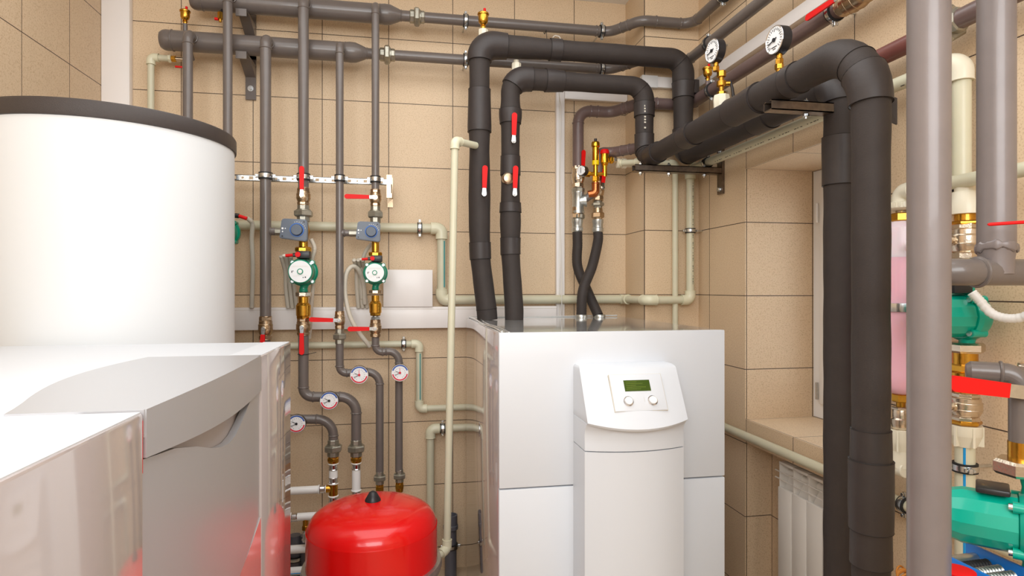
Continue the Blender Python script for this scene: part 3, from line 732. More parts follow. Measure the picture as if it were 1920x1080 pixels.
# lower pipes
z = lambda px, py: Z_(px, py)
YG = YV
yb = .0
steel_pipe('grey pipe from the left pump bending right and down to a union', [(x4, YV, z(569, 628)), (x4, YV, z(569, 744)), (X_(668), YV, z(668, 744)), (X_(668), YV, z(668, 826))], .0215, [.04, .07])
steel_pipe('slim grey pipe from the right pump stepping right then straight down', [(x6, YV, z(704, 630)), (x6, YV, z(704, 661)), (X_(748), YV, z(748, 657)), (X_(748), YV, z(748, 884))], .0165, [.03, .055])
union('iron union halfway down the fifth riser under its red-levered valve', (x5, YV, 0), z(637, 645), z(637, 616), .030, group='iron unions above the mixing valves')
ball_valve('bronze valve on the fifth riser, red lever pointing left', (x5, YV, z(637, 600)), z(637, 585)-z(637, 617), .0225, PI-.04, off=-.03, L=.122)
steel_pipe('slim grey pipe looping from the fifth riser through a gauge to the right', [(x5, YV, z(637, 643)), (x5, YV, z(637, 700)), (X_(712), YV, z(712, 696)), (X_(712), YV, z(712, 884))], .0168, [.03, .055])
ball_valve('bronze valve with lowered red lever just above the back edge of the boiler', (x3, YV, z(498, 615)), z(498, 594)-z(498, 637), .029, -PI/2-.06, off=-.044, L=.075)
steel_pipe('grey pipe curving out from behind the boiler and down to a union', [(x3, YV, z(498, 636)), (x3, YV, z(498, 786)), (X_(625), YV, z(625, 786)), (X_(625), YV, z(625, 826))], .020, [.04, .07])
o = MB().torus((x4, YV, z(569, 664)), (0, 0, 1), .0225, .0016).tube([(x4+.02, YV-.01, z(569, 664)), (x4+.055, YV-.02, z(569, 660))], .0013, 6).build('cable_tie', M_BLACK)
tag(o, 'black cable tie round the grey pipe under the hanging red lever', 'cable tie')
for px, py, r, l, st in ((557, 793, .0385, 'leftmost dial gauge, half hidden by the boiler edge', 0), (618, 750, .039, 'dial gauge second from the left, with two black needles', 0), (674, 702, .039, 'dial gauge third from the left, with a red hub', 1), (750, 698, .038, 'rightmost round dial gauge, on the slim right pipe', 1)):
    p = atY(px, py, 2.665); thermo_gauge(l, p, r, style=st)
# unions at the bottoms
for px, y0, y1, r, l in ((625, 824, 856, .039, 'iron union above the brass tee left of the red tank top'), (668, 824, 856, .039, 'iron union above the long white plastic pipe'), (712, 883, 908, .0285, 'small iron union, left of the pair above the red tank'), (749, 880, 904, .0285, 'small iron union, right of the pair above the red tank')):
    union(l, (X_(px), YV, 0), z(px, y1), z(px, y0), r, group='iron unions above the red tank')
for px, y0, y1, r, l in ((625, 854, 870, .024, 'brass adapter above the white pipe piece and tee'), (668, 854, 868, .024, 'brass adapter at the top of the long white plastic pipe'), (712, 907, 925, .0175, 'brass adapter, left of the pair behind the red tank top'), (749, 903, 922, .0185, 'brass adapter, right of the pair behind the red tank top')):
    L = z(px, y0)-z(px, y1)
    fitting('brass_adapter', l, 'fitting', (X_(px), YV, z(px, y1)), [(r*.8, 0), (r*.95, L*.3), (r*.9, L)], M_BRASS, hexes=((L*.35, L*.8, r*1.08),), group='brass adapters')
def press_ring(p, ax, r, t):
    MB().lathe([(r*1.1, -.013), (r*1.16, -.011), (r*1.02, -.008), (r*1.02, .008), (r*1.16, .011), (r*1.1, .013)], p, ax, 24).build('press_sleeve', M_CHROME, t)
    MB().torus(Vector(p)+Vector(ax)*.014, ax, r*1.03, .003).build('white_collar', M_PEX, t)
def pex(label, pts, r, rings):
    o = MB().tube(fillet(pts, .03), r, 20).build('white_plastic_pipe', M_PEX); tag(o, label, 'pipe', 'white plastic pipes low on the back wall')
    for (p, ax) in rings: press_ring(p, ax, r, o)
    return o
xA, xB = X_(625), X_(668)
pex('short white vertical pipe piece between brass adapter and brass tee', [(xA, YV, z(625, 870)), (xA, YV, z(625, 906))], .0185, [((xA, YV, z(625, 875)), (0, 0, 1)), ((xA, YV, z(625, 900)), (0, 0, -1))])
pex('long white vertical pipe dropping behind the red tank', [(xB, YV, z(668, 868)), (xB, YV, .3)], .0185, [((xB, YV, z(668, 874)), (0, 0, 1)), ((xB, YV, z(668, 925)), (0, 0, 1))])
ztee = z(625, 916)
t = thing('brass_tee', 'brass tee joining the white pipes left of the red tank', 'fitting', (xA, YV, ztee)); MB().cyl((0, 0, -.032), (0, 0, .03), .0185).cyl((-.045, 0, 0), (0, 0, 0), .016).build('body', M_BRASS, t)
pex('white horizontal pipe entering the brass tee from the left, above the others', [(-.9, YV, ztee), (xA-.03, YV, ztee)], .0165, [((xA-.045, YV, ztee), (-1, 0, 0))])
pex('white vertical pipe below the brass tee behind the red tank', [(xA, YV, ztee-.03), (xA, YV, .05)], .0185, [((xA, YV, ztee-.045), (0, 0, 1))])
z2 = z(580, 968)
pex('second white horizontal pipe down, touching the red tank left shoulder', [(X_(553), YV, z2), (X_(640), YV, z2)], .0165, [((X_(552), YV, z2), (-1, 0, 0))])
pex('third white horizontal pipe down, left of the red tank', [(-.9, YV+.02, z(560, 1033)), (X_(600), YV+.02, z(560, 1033))], .0175, [])
o = pex('lowest white horizontal pipe with a blue line, left of the red tank', [(-.9, YV, z(560, 1070)), (X_(600), YV, z(560, 1070))], .0165, [])
MB().tube([(-.9, YV-.0168, z(560, 1070)-.004), (X_(600), YV-.0168, z(560, 1070)-.004)], .002, 6).build('blue_line', M_BLUESTRIPE, o)
p = atY(573, 985, YV)
t = thing('drain_fitting', 'small brass and white fitting hanging under the second white pipe', 'fitting', p); MB().cyl((0, 0, -.02), (0, 0, .035), .012).hex((0, 0, -.02), (0, 0, 0), .015).build('body', M_BRASS, t); MB().cyl((0, 0, -.07), (0, 0, -.02), .012).torus((0, 0, -.03), (0, 0, 1), .013, .003).torus((0, 0, -.06), (0, 0, 1), .013, .003).build('press_sleeve', M_CHROME, t)
for px, l in ((553, 'dark grey waste pipe standing by the boiler edge'), (574, 'dark grey waste pipe under the brass fitting left of the red tank')):
    x = atY(px, 0, 2.8).x; o = MB().cyl((x, 2.80, 0), (x, 2.80, atY(px, 1003, 2.8).z), .025, 24).build('waste_pipe', M_PVC); tag(o, l, 'pipe', 'dark grey waste pipes')
    if px == 553: clamp('clamp near the top of the waste pipe by the boiler edge', (x, 2.8, .16), (0, 0, 1), .025, (1, 0, 0), (0, .12, 0))
# waste pipe right of tank
x = atY(845, 0, 2.84).x
o = MB().cyl((x, 2.84, 0), (x, 2.84, .25), .0275, 28).build('waste_pipe', M_PVC); tag(o, 'dark grey waste pipe on the floor right of the red tank', 'pipe', 'dark grey waste pipes')
MB().lathe([(.0295, 0), (.0345, .006), (.0345, .022), (.0315, .026), (.0315, .07), (.026, .072), (.026, .05)], (x, 2.84, .22), (0, 0, 1), 28).build('socket', M_PVC, o)
clamp('pipe clamp halfway up the waste pipe right of the red tank', (x, 2.84, .145), (0, 0, 1), .0275, (1, 0, 0), (0, .085, 0))

# ================================================================== CREAM PIPES ON THE BACK WALL
YP = 2.885
z1 = 1.632; z3 = 1.294
ppr_pipe('cream pipe crossing behind the risers, dropping and running right above the duct', [(-1.1, YP, z1), (atY(828, 0, YP).x, YP, z1), (atY(828, 0, YP).x, YP, z3), (atY(1163, 0, YP).x, YP, z3)], .0215)
xs = atY(831, 0, YP).x
o = MB().tube([(xs+.004, YP-.0200, z1-.06), (xs+.004, YP-.0200, z3+.06)], .0032, 8).build('teal_line', M_TEAL); tag(o, 'teal line printed down the short vertical run of the cream pipe', 'line')
o.parent = bpy.data.objects['plastic_pipe.001']; del o['label']; del o['category']
clamp('clamp on the cream pipe just left of its elbow', (atY(787, 0, YP).x, YP, z1), (1, 0, 0), .0215, (0, 0, 1), (0, .045, 0))
# offset to the pilaster
xo = atY(1163, 0, YP).x
o = ppr_pipe('cream pipe stepping round the pilaster, then up to the long wall pipe', [(xo, YP, z3), (xo+.02, YP, z3), (xo+.045, 2.648, z3), (1.325, 2.648, z3), (1.325, 2.648, 1.905), (1.327, 2.56, 1.905), (1.327, 1.30, 1.905)], .0185)
def print_line(par, a, b, out, n=60):
    a, b, out = Vector(a), Vector(b), Vector(out); mb = MB(); d = (b-a)/n; w = d.normalized().cross(out.normalized())*.0012
    for k in range(n):
        if k % 9 in (4, 8): continue
        p0 = a+out+d*k; p1 = p0+d*(.35+.4*((k*7) % 3)/2); mb.add([p0-w, p1-w, p1+w, p0+w, p0-w+out*.03, p1-w+out*.03, p1+w+out*.03, p0+w+out*.03], [(0, 3, 2, 1), (4, 5, 6, 7), (0, 1, 5, 4), (1, 2, 6, 5), (2, 3, 7, 6), (3, 0, 4, 7)])
    mb.build('printed_line', M_PRINT, par)
print_line(o, (1.327, 2.40, 1.905), (1.327, 1.40, 1.905), (-.0125, 0, -.0138))
print_line(o, (1.325, 2.648, 1.84), (1.325, 2.648, 1.36), (.004, -.0184, 0), 40)
z4 = 1.088; x4b = atY(786, 0, YP).x; z5 = .782
o = ppr_pipe('thin cream pipe below the duct turning down then right toward the heat pump', [(-1.1, YP, z4), (x4b, YP, z4), (x4b, YP, z5), (.9, YP, z5)], .0155)
MB().tube([(x4b+.004, YP-.0145, z4-.045), (x4b+.004, YP-.0145, z5+.045)], .0026, 8).build('teal_line', M_TEAL, o)
clamp('clamp on the thin cream pipe just before its right elbow', (atY(757, 0, YP).x, YP, z4), (1, 0, 0), .0155, (0, 0, 1), (0, .045, 0))
z6 = .685; x6b = atY(807, 0, YP).x
ppr_pipe('cream pipe rising behind the red tank and turning right to the heat pump', [(x6b, YP, .1), (x6b, YP, z6), (.55, YP, z6)], .018)
clamp('clamp beside the elbow of the low cream pipe near the heat pump', (atY(830, 0, YP).x, YP, z6), (1, 0, 0), .018, (0, 0, 1), (0, .045, 0))
# leaning pipe from insulated pipe to tank
YI = 2.56
P1 = (atY(899, 0, YI).x, YI)
ta = atY(853, 264, 2.42); jn = atY(892, 273, 2.525); tb = atY(838, 1028, 2.36)
ppr_pipe('slightly leaning cream pipe from the insulated pipe down to the red tank', [jn, ta, tb, Vector((.050, 2.245, tb.z-.045))], .0145, k=1.3)
# pump power conduits
corrugated('single grey conduit curving down from the pump hidden behind the white tank', [atY(464, 409, 2.76), atY(473, 420, 2.78), atY(472, 450, 2.80), atY(474, 500, 2.82), atY(472, 577, 2.86)], .0105)
for k, px in enumerate((537, 545, 553)):
    corrugated(['conduit behind the left pump, left of the three', 'conduit behind the left pump, middle of the three', 'conduit behind the left pump, right of the three'][k], [atY(527+9*k, 480, 2.74), atY(535+6*k, 510, 2.80), atY(536+8*k, 540, 2.83), atY(540+8*k, 577, 2.86)], .0095)
corrugated('conduit looping right of the left pump down past the duct', [atY(583, 448, 2.76), atY(590, 466, 2.76), atY(585, 490, 2.77), atY(588, 520, 2.78), atY(584, 570, 2.80), atY(580, 634, 2.84)], .0095)
for k, px in enumerate((668, 677, 686)):
    corrugated(['conduit beside the right pump, left of the three', 'conduit beside the right pump, middle of the three', 'conduit beside the right pump, right of the three'][k], [atY(664+8*k, 487, 2.74), atY(668+7*k, 505, 2.80), atY(669+7*k, 540, 2.83), atY(672+8*k, 577, 2.86)], .0095)
corrugated('long grey conduit arching left of the right pump and hanging to the lower elbow', [atY(684, 570, 2.84), atY(681, 530, 2.80), atY(672, 506, 2.76), atY(660, 500, 2.74), atY(649, 515, 2.73), atY(647, 550, 2.73), atY(656, 592, 2.73), atY(672, 622, 2.74), atY(694, 650, 2.76)], .0105)
corrugated('short grey conduit curving out behind the right mixing valve', [atY(698, 455, 2.77), atY(684, 475, 2.78), atY(677, 510, 2.80), atY(679, 560, 2.84)], .009)
# pump mostly hidden by the white tank
pump('green pump mostly hidden behind the right edge of the white tank', (X_(423), YV, Z_(427, 436)), 0, .95, gland=False, group='green pumps on the back wall')
o = MB().cyl(atY(448, 405, 2.68), atY(463, 410, 2.68), .0075, 14).build('cable_sleeve', M_RED); tag(o, 'red cable sleeve on the pump behind the white tank', 'cable sleeve'); MB().cyl(atY(440, 404, 2.68), atY(448, 405, 2.68), .010, 12).build('gland', M_BLACK, o)

# ================================================================== INSULATED PIPES
x1 = P1[0]
z1i = 2.384; xd1 = atY(1281, 0, YI).x
a = atY(914, 605, 2.56)
p1 = [(a.x, 2.56, 1.2145), (a.x-.004, 2.56, 1.26), (x1+.004, YI, 1.47), (x1, YI, 1.6), (x1, YI, z1i), (xd1, YI, z1i), (xd1, YI, 1.945), (xd1, 1.562, 1.945), (xd1, 1.562, .0)]
o, path = insulated('outer black insulated pipe, rising left, crossing over and dropping right', p1, .043, [.1, .5, .5, .065, .065, .07, .06],
    bands=((.26, .33, .003), (.80, .98, .005), (1.10, 1.26, .006), (1.45, 1.50, .004), (2.15, 2.22, .004), (2.36, 2.50, .005), (3.02, 3.12, .003), (3.40, 3.48, .004), (3.58, 3.72, .004)), bulges=((.50, .12, .09), (.82, .05, .08), (1.19, .08, .22), (1.33, .05, .10), (2.12, .06, .14)))
x2 = atY(957, 0, YI).x; xd2 = atY(1208, 0, YI).x; z2i = 2.250; zd = 1.923
b = atY(964, 605, 2.56)
p2 = [(b.x, 2.56, 1.2145), (b.x, 2.56, 1.26), (x2, YI, 1.50), (x2, YI, z2i), (xd2, YI, z2i), (xd2, YI, zd), (xd2, 1.228, zd), (xd2, 1.228, 0)]
o2, path2 = insulated('inner black insulated pipe, running along the right wall to the fat near bend', p2, .0398, [.5, .5, .07, .065, .065, .15],
    bands=((.28, .35, .003), (.46, .50, .004), (.62, .70, .003), (.84, .90, .004), (1.00, 1.10, .005), (1.16, 1.24, .004), (1.66, 1.72, .005), (1.80, 1.88, .004), (1.96, 2.04, .005), (2.28, 2.36, .004), (2.62, 2.78, .005), (2.92, 2.96, .003), (3.22, 3.30, .005), (4.05, 4.12, .003), (4.12, 4.28, .007), (4.28, 4.36, .004)),
    bulges=((.43, .07, .14), (.88, .04, .13), (1.06, .07, .22), (1.18, .05, .12), (1.62, .06, .10), (2.5, .15, .10), (2.85, .12, .12), (3.16, .11, .17)))
# printed mark on the inner pipe
mb = MB(); pz = atY(1199, 205, YI).z
for k in range(9):
    if k in (3, 7): continue
    mb.box((xd2-.018, YI-.0440, pz-.012*k), (xd2-.010, YI-.0415, pz-.012*k+.007))
mb.build('white_print', M_CONDUIT, o2)
# levers standing out of the foam
for px, py, ly, l in ((904, 368, 318, 'red lever with steel tang on the left insulated pipe'), (958, 271, 221, 'upper red lever on the right insulated pipe'), (960, 368, 318, 'lower red lever on the right insulated pipe, over a brass disc')):
    p = atY(px, py, YI)
    t = thing('valve_lever', l, 'valve lever', p, (0, 0, 0), 'red levers on the insulated pipes')
    lever_parts(t, PI/2-.03, .118, -.066, .0112)
t = thing('brass_plug', 'round brass valve plug showing through the insulation behind a red lever', 'plug', atY(952, 335, YI-.03)); MB().lathe([(.025, -.01), (.025, .012), (.019, .018), (.010, .020)], (0, 0, 0), (0, -1, 0), 24).build('body', M_BRONZE, t)
# foam flaps
mb = MB(); c = Vector((xd1+.045, YI-.005, atY(1290, 160, YI).z)); mb.rbox((c.x-.02, c.y-.02, c.z-.04), (c.x+.022, c.y+.02, c.z+.022), .004); mb.build('loose_flap', M_TAPE, o)
mb = MB(); mb.add([(0, 0, 0), (.03, -.004, -.01), (.034, 0, -.07), (.004, 0, -.06), (0, .004, 0), (.03, .0, -.01), (.034, .004, -.07), (.004, .004, -.06)], [(0, 1, 2, 3), (7, 6, 5, 4), (0, 4, 5, 1), (1, 5, 6, 2), (2, 6, 7, 3), (3, 7, 4, 0)], Matrix.Translation((xd2+.036, 1.228, 1.80))); mb.build('loose_flap', M_TAPE, o2)
# brass vents poking above
air_vent('brass air vent with white base above the left bend of the outer insulated pipe', (atY(906, 0, 2.58).x, 2.58, atY(906, 56, 2.58).z), .0215, .072)
t = thing('plastic_socket', 'cream hexagonal socket under the middle brass air vent', 'fitting', (atY(906, 0, 2.58).x, 2.58, atY(906, 80, 2.58).z)); MB().hex((0, 0, -.01), (0, 0, .056), .021, seg=8).build('body', M_PPRW, t)
t = thing('plastic_socket', 'cream hexagonal socket between the two insulated bends', 'fitting', atY(968, 135, 2.58)); MB().hex((0, 0, -.03), (0, 0, .038), .021, seg=8).cyl((0, 0, .038), (0, 0, .05), .012).build('body', M_PPRW, t)

# strut brackets under the insulated runs
STZ = zd-.0425-.016
def strut(label, X1_, X2_, Y, z, plate=True):
    t = thing('strut_bracket', label, 'bracket', (0, Y, z), (0, 0, 0), 'steel strut brackets under the insulated pipes')
    mb = MB()
    mb.box((X1_, -.02, -.014), (X2_, -.017, .014)).box((X1_, .017, -.014), (X2_, .02, .014)).box((X1_, -.02, -.014), (X2_, .02, -.011)).box((X1_, -.02, .011), (X2_, -.008, .014)).box((X1_, .008, .011), (X2_, .02, .014))
    mb.build('channel', M_DARKSTEEL, t)
    if plate: MB().box((XR-.012, -.022, -.10), (XR-.001, .022, .11)).build('wall_plate', M_DARKSTEEL, t)
    for xx in ((xd2-.055), (xd2+.075), (xd1+.055))[:3]:
        if X1_ < xx < X2_-.02: MB().cyl((xx, 0, -.030), (xx, 0, .028), .004, 10).hex((xx, 0, -.024), (xx, 0, -.015), .009).hex((xx, 0, .015), (xx, 0, .022), .009).build('bolt', M_ZINC, t)
    if plate:
        for dz in (.085, -.08): MB().hex((XR-.012, 0, dz), (XR-.022, 0, dz), .009).lathe([(.011, 0), (.011, .002)], (XR-.012, 0, dz), (-1, 0, 0), 14).build('wall_bolt', M_ZINC, t)
    return t
strut('long steel strut bracket under the far end of the insulated pipes', xd2-.085, XR-.01, 2.47, STZ)
strut('short steel strut bracket just below the near bend of the insulated pipes', xd2-.045, XR-.01, 1.56, STZ)

# ================================================================== RIGHT-BACK VALVE GROUP
YQ = 2.78
def XQ(px): return atY(px, 0, YQ).x
def ZQ(px, py): return atY(px, py, YQ).z
xq1, xq2 = XQ(1084), XQ(1122)
zc = 2.205; zd_ = 2.0
steel_pipe('grey-brown pipe from the left hose valve, following the right wall to the top valve', [(xq1, YQ, ZQ(1084, 315)), (xq1, YQ, zc-.012), (.985, YQ, zc-.012), (1.085, 2.650, zc), (1.315, 2.650, zc), (1.315, 1.64, zc)], .0265, [.06, .07, .07, .06], M_BROWN)
steel_pipe('brown pipe rising from the right hose valve and turning behind the insulated bend', [(xq2, YQ, ZQ(1122, 335)), (xq2, YQ, zd_), (.985, YQ, zd_), (1.085, 2.652, zd_), (1.325, 2.652, zd_), (1.325, 2.0, zd_)], .0245, [.055, .06, .06, .05], M_BROWN)
steel_pipe('dark red primed pipe on the right wall behind the nearest grey pipe', [(1.325, 2.0, zd_), (1.325, 1.31, zd_)], .0245, m=M_RED_BROWN, beads=False)
def zz(py): return ZQ(1080, py)
ball_valve('nickel valve with upright red lever, left of the two above the crossing hoses', (xq1, YQ, zz(331)), zz(311)-zz(352), .031, PI/2-.05, M_NICKEL, off=-.036, L=.12, face=.35)
t = thing('pressure_gauge', 'tiny black-cased gauge clipped beside the left hose valve', 'gauge', (xq1+.022, YQ-.03, zz(323)), (0, 0, -.9))
MB().cyl((0, 0, 0), (0, -.028, 0), .024, 28).build('case', M_BLACK, t); MB().lathe([(.021, 0), (.021, .001)], (0, -.028, 0), (0, -1, 0), 28).build('dial', M_DIAL, t); MB().torus((0, -.029, 0), (0, 1, 0), .022, .0015).build('bezel_ring', M_CHROME, t); MB().box((-.001, -.031, -.012), (.001, -.0295, .014)).build('needle', M_MARKK, t)
t = thing('iron_tee', 'galvanised tee under the left nickel valve with a side branch', 'fitting', (xq1, YQ, zz(378)))
h = zz(352)-zz(378)
MB().lathe([(.024, -h*.9), (.0295, -h*.85), (.0295, -h*.7), (.0265, -h*.6), (.0265, h*.5), (.0295, h*.6), (.0295, h*.7), (.024, h*.72)]).cyl((0, 0, 0), (.032, -.012, .004), .025).lathe([(.03, 0), (.03, .012)], (.026, -.010, .003), (.9, -.3, .1)).build('body', M_GALV, t)
MB().hex((0, 0, h*.65), (0, 0, h*.98), .031, seg=8).build('upper_nut', M_IRON, t); MB().hex((0, 0, -h*1.25), (0, 0, -h*.9), .031, seg=8).build('lower_nut', M_IRON, t)
pe = Vector((XQ(1113), YQ-.03, ZQ(1113, 362)))
o = steel_pipe('short grey branch pipe from the galvanised tee to the copper elbow', [(xq1+.03, YQ-.012, zz(374)), tuple(pe)], .0175, beads=False)
t = thing('safety_group', 'gold brass safety group with red cap and yellow band between the hose valves', 'safety valve', pe)
MB().tube(fillet([(-.035, .006, -.012), (0, 0, -.006), (0, 0, .045)], .018), .0185, 20).torus((0, 0, .04), (0, 0, 1), .018, .002).build('copper_elbow', M_COPPER, t)
MB().cyl((0, 0, .04), (0, 0, .12), .011).hex((0, 0, .05), (0, 0, .074), .018).cyl((-.045, 0, .085), (.04, -.0, .085), .0095).hex((-.05, 0, .085), (-.028, 0, .085), .015).lathe([(.011, 0), (.011, .05), (.016, .055)], (.045, 0, .075), (0, 0, 1)).build('manifold', M_GOLD, t)
MB().lathe([(.010, 0), (.012, .03), (.0155, .04), (.0155, .10), (.02, .105), (.02, .12), (.017, .127)], (0, 0, .11), (0, 0, 1)).build('air_vent_body', M_GOLD, t)
MB().cyl((0, 0, .236), (0, 0, .252), .007, 14).build('vent_cap', M_BLACK, t)
MB().cyl((0, 0, .128), (0, 0, .148), .0166).build('yellow_band', M_YELLOW, t)
MB().lathe([(.012, 0), (.02, .01), (.02, .05), (.017, .055)], (.045, 0, .13), (0, 0, 1)).cyl((.045, 0, .155), (.092, 0, .155), .0135).hex((.07, 0, .155), (.085, 0, .155), .018).build('relief_valve', M_GOLD, t)
MB().lathe([(.0215, 0), (.0215, .012), (.017, .02), (.006, .023)], (.045, 0, .182), (0, 0, 1)).build('red_cap', M_RED, t)
MB().hex((.085, 0, .155), (.104, 0, .155), .016).build('outlet_nut', M_NICKEL, t)
# right valve
def zw(py): return ZQ(1122, py)
ball_valve('nickel valve with upright red lever, right of the two above the crossing hoses', (xq2-.002, YQ, zw(354)), zw(332)-zw(377), .030, PI/2-.12, M_BRONZE, off=-.036, L=.108, face=.35)
union('iron union under the right nickel hose valve', (xq2-.003, YQ, 0), zw(392), zw(374), .0305, M_IRON, group='nuts above the black hoses')
fitting('hex_nut_pair', 'bronze hexagon adapter above the right hose ferrule', 'fitting', (xq2-.003, YQ, zw(412)), [(.020, 0), (.026, .02), (.022, .055)], M_BRONZE, hexes=((.008, .034, .031),))
fitting('hex_nut_pair', 'bronze hexagon adapter above the left hose ferrule', 'fitting', (xq1-.004, YQ, zz(412)), [(.022, 0), (.027, .02), (.024, .06)], M_BRONZE, hexes=((.006, .030, .031),))
def hose(label, pts, r, pr):
    path = resample(spline(pts, 10), .004)
    f = lambda a, b: r*(1+.018*math.sin(a*2*PI/.011))
    o = MB().tube(path, f, 20).build('flexible_hose', M_FOAM, ang=80); tag(o, label, 'hose', 'crossing black hoses')
    d = (Vector(pts[0])-Vector(pts[1])).normalized()
    MB().lathe([(r*1.0, -.005), (r*1.16, 0), (r*1.16, .014), (r*1.05, .018), (r*1.05, .036), (r*1.14, .04), (r*1.14, .056), (r*.8, .058)], pts[0], (0, 0, 1), 26).build('silver_ferrule', M_GALV, o)
    return o
za_ = zz(433)
hose('black hose from the left valve crossing behind the other to the right', [(xq1-.004, YQ, za_), (xq1-.003, YQ, za_-.06), atY(1083, 500, 2.78), atY(1101, 545, 2.76), atY(1122, 592, 2.70)], .0232, 0)
hose('black hose from the right valve crossing in front to the left', [(xq2-.003, YQ, za_), (xq2-.006, YQ-.01, za_-.05), atY(1110, 500, 2.70), atY(1093, 545, 2.67), atY(1090, 592, 2.67)], .0232, 0)
for px, Y, l in ((1090, 2.67, 'silver hose collar on the heat pump top, left of the two'), (1124, 2.70, 'silver hose collar on the heat pump top, right of the two')):
    a = atY(px, 597, Y)
    t = thing('hose_collar', l, 'fitting', (a.x, Y, 1.2145)); MB().lathe([(.027, 0), (.0275, .008), (.0245, .014)]).build('body', M_GALV, t)
# cream relief pipe in front of pilaster
yr = 2.655
rz = pe.z+.140
for c in t.children:
    if c.name.startswith(('air_vent_body', 'vent_cap', 'yellow_band')): c.scale = (1.15, 1.15, .78)
    elif not c.name.startswith('copper'): c.scale = (1, 1.1, .90)
t = thing('plastic_union', 'cream ribbed union nut between safety group and relief pipe', 'fitting', (pe.x+.104, pe.y, rz))
MB().lathe([(.017, 0), (.023, .002), (.023, .014), (.021, .016), (.021, .024), (.024, .026), (.024, .046), (.017, .05)], (0, 0, 0), (1, 0, 0), 12).cyl((.04, 0, 0), (.075, 0, 0), .017).build('body', M_PPRW, t)
xr_ = atY(1266, 0, yr).x; xl_ = pe.x+.17
ppr_pipe('thin cream relief pipe running right then straight down behind the heat pump', [(xl_, pe.y, rz), (1.0, pe.y, rz), (1.09, 2.66, rz-.008), (xr_, yr, rz-.012), (xr_, yr, 1.05)], .0135)
clamp('clamp on the wider cream vertical beside the pilaster corner', (1.325, 2.648, atY(1307, 433, 2.648).z), (0, 0, 1), .0185, (1, .0, 0), None)
o = MB().cyl((1.35, 2.648, atY(1307, 433, 2.648).z), (XR, 2.648, atY(1307, 433, 2.648).z), .0035, 10).build('threaded_stud', M_ZINC); tag(o, 'thin threaded stud fixing the cream vertical to the right wall', 'stud')
clamp('clamp at the far end of the long cream pipe above the strut bracket', (1.327, 2.49, 1.905), (0, 1, 0), .0185, (0, .0, 1), (.058, 0, 0))
# right wall header clamps
clamp('clamp on the second header pipe where it meets the right wall', (1.30, atX(1329, 80, 1.30).y, zh2), (0, 1, 0), .0235, (0, 0, 1), (.09, 0, 0))
clamp('clamp on the upper header pipe at the top right of the pilaster', (1.335, 2.37, zh1), (0, 1, 0), .0235, (0, 0, 1), (.055, 0, 0))
clamp('clamp on the brown wall pipe below the small brass air vent', (1.315, atX(1335, 165, 1.315).y, zc), (0, 1, 0), .0265, (0, 0, 1), (.07, 0, 0))
clamp('clamp on the brown wall pipe beside the top red-levered valve', (1.315, atX(1565, 25, 1.315).y, zc), (0, 1, 0), .0265, (0, 0, 1), (.07, 0, 0))
# gauges and vents on the right
ya = 2.17
p = atX(1327, 152, 1.30)
air_vent('small brass air vent beside the left black pressure gauge', p, .0195, .058)
o = MB().cyl((p.x, p.y, zc+.02), (p.x, p.y, p.z), .010, 14).build('pipe_stub', M_BROWN); tag(o, 'short stub pipe under the small brass air vent on the brown pipe', 'pipe')
gx = atX(1354, 180, xd2-.0); gx = Vector((xd2, gx.y, zd+.04))
pg = atX(1350, 97, xd2)
pressure_gauge('left black pressure gauge, on a brass cock above the insulated pipe', pg, .040, math.radians(-86))
base = pg.z-.075
t = thing('gauge_cock', 'brass gauge cock with small black lever under the left pressure gauge', 'valve', (pg.x+.008, pg.y+.005, base-.05))
MB().cyl((0, 0, -.01), (0, 0, .055), .0085).hex((0, 0, .04), (0, 0, .062), .015).lathe([(.008, -.012), (.016, -.008), (.016, .008), (.008, .012)], (0, 0, .018), (0, 0, 1), 20).cyl((-.0, -.0, .018), (.026, -.01, .018), .0075).hex((0, 0, -.022), (0, 0, -.008), .015).build('body', M_BRASS, t)
MB().tube([(.026, -.012, .026), (.032, -.014, .0), (.036, -.014, -.028)], lambda a, b: .004+.002*a/b, 10).build('lever', M_BLACK, t)
t = thing('plastic_socket', 'translucent cream socket under the left pressure gauge cock', 'fitting', (pg.x+.008, pg.y+.005, base-.072)); MB().lathe([(.012, -.075), (.020, -.060), (.026, -.045), (.028, -.015), (.026, 0)], seg=8).build('body', M_PPRW, t)
pg2 = atX(1470, 77, xd2)
t = thing('gauge_riser', 'brass stem rising from the foam to the right pressure gauge', 'fitting', (pg2.x, pg2.y, zd+.02)); MB().cyl((-.015, 0, 0), (-.015, 0, pg2.z-.064-zd-.02), .0085, 14).hex((-.015, 0, pg2.z-.082-zd-.02), (-.015, 0, pg2.z-.066-zd-.02), .012).build('body', M_BRASS, t)
pressure_gauge('right black pressure gauge, standing straight on the insulated pipe', pg2, .040, math.radians(-88))
# valve at the top of the brown pipe
yv = 1.58
t = ball_valve('large bronze valve with red lever on the brown pipe at the top edge', (1.315, yv, zc), .12, .036, PI/2, M_BRONZE, off=-.055, L=.15)
t.rotation_euler = Matrix(((0, 1, 0), (0, 0, 1), (1, 0, 0))).to_euler()
steel_pipe('brown pipe continuing beyond the top valve along the right wall', [(1.315, yv-.06, zc), (1.315, .2, zc)], .0265, m=M_BROWN, beads=False)
# union + pipe on dark red line
ud = atX(1786, 45, 1.325)
union('large iron union on the dark red pipe between the two near grey pipes', (1.325, 1.2, zd_), 0, .07, .046, ax=(0, 1, 0), group=None).location = (1.325, 1.245, zd_)
steel_pipe('dark grey-red pipe leaving the large union at the top right', [(1.325, 1.25, zd_), (1.325, .3, zd_)], .0245, m=M_BROWN, beads=False)
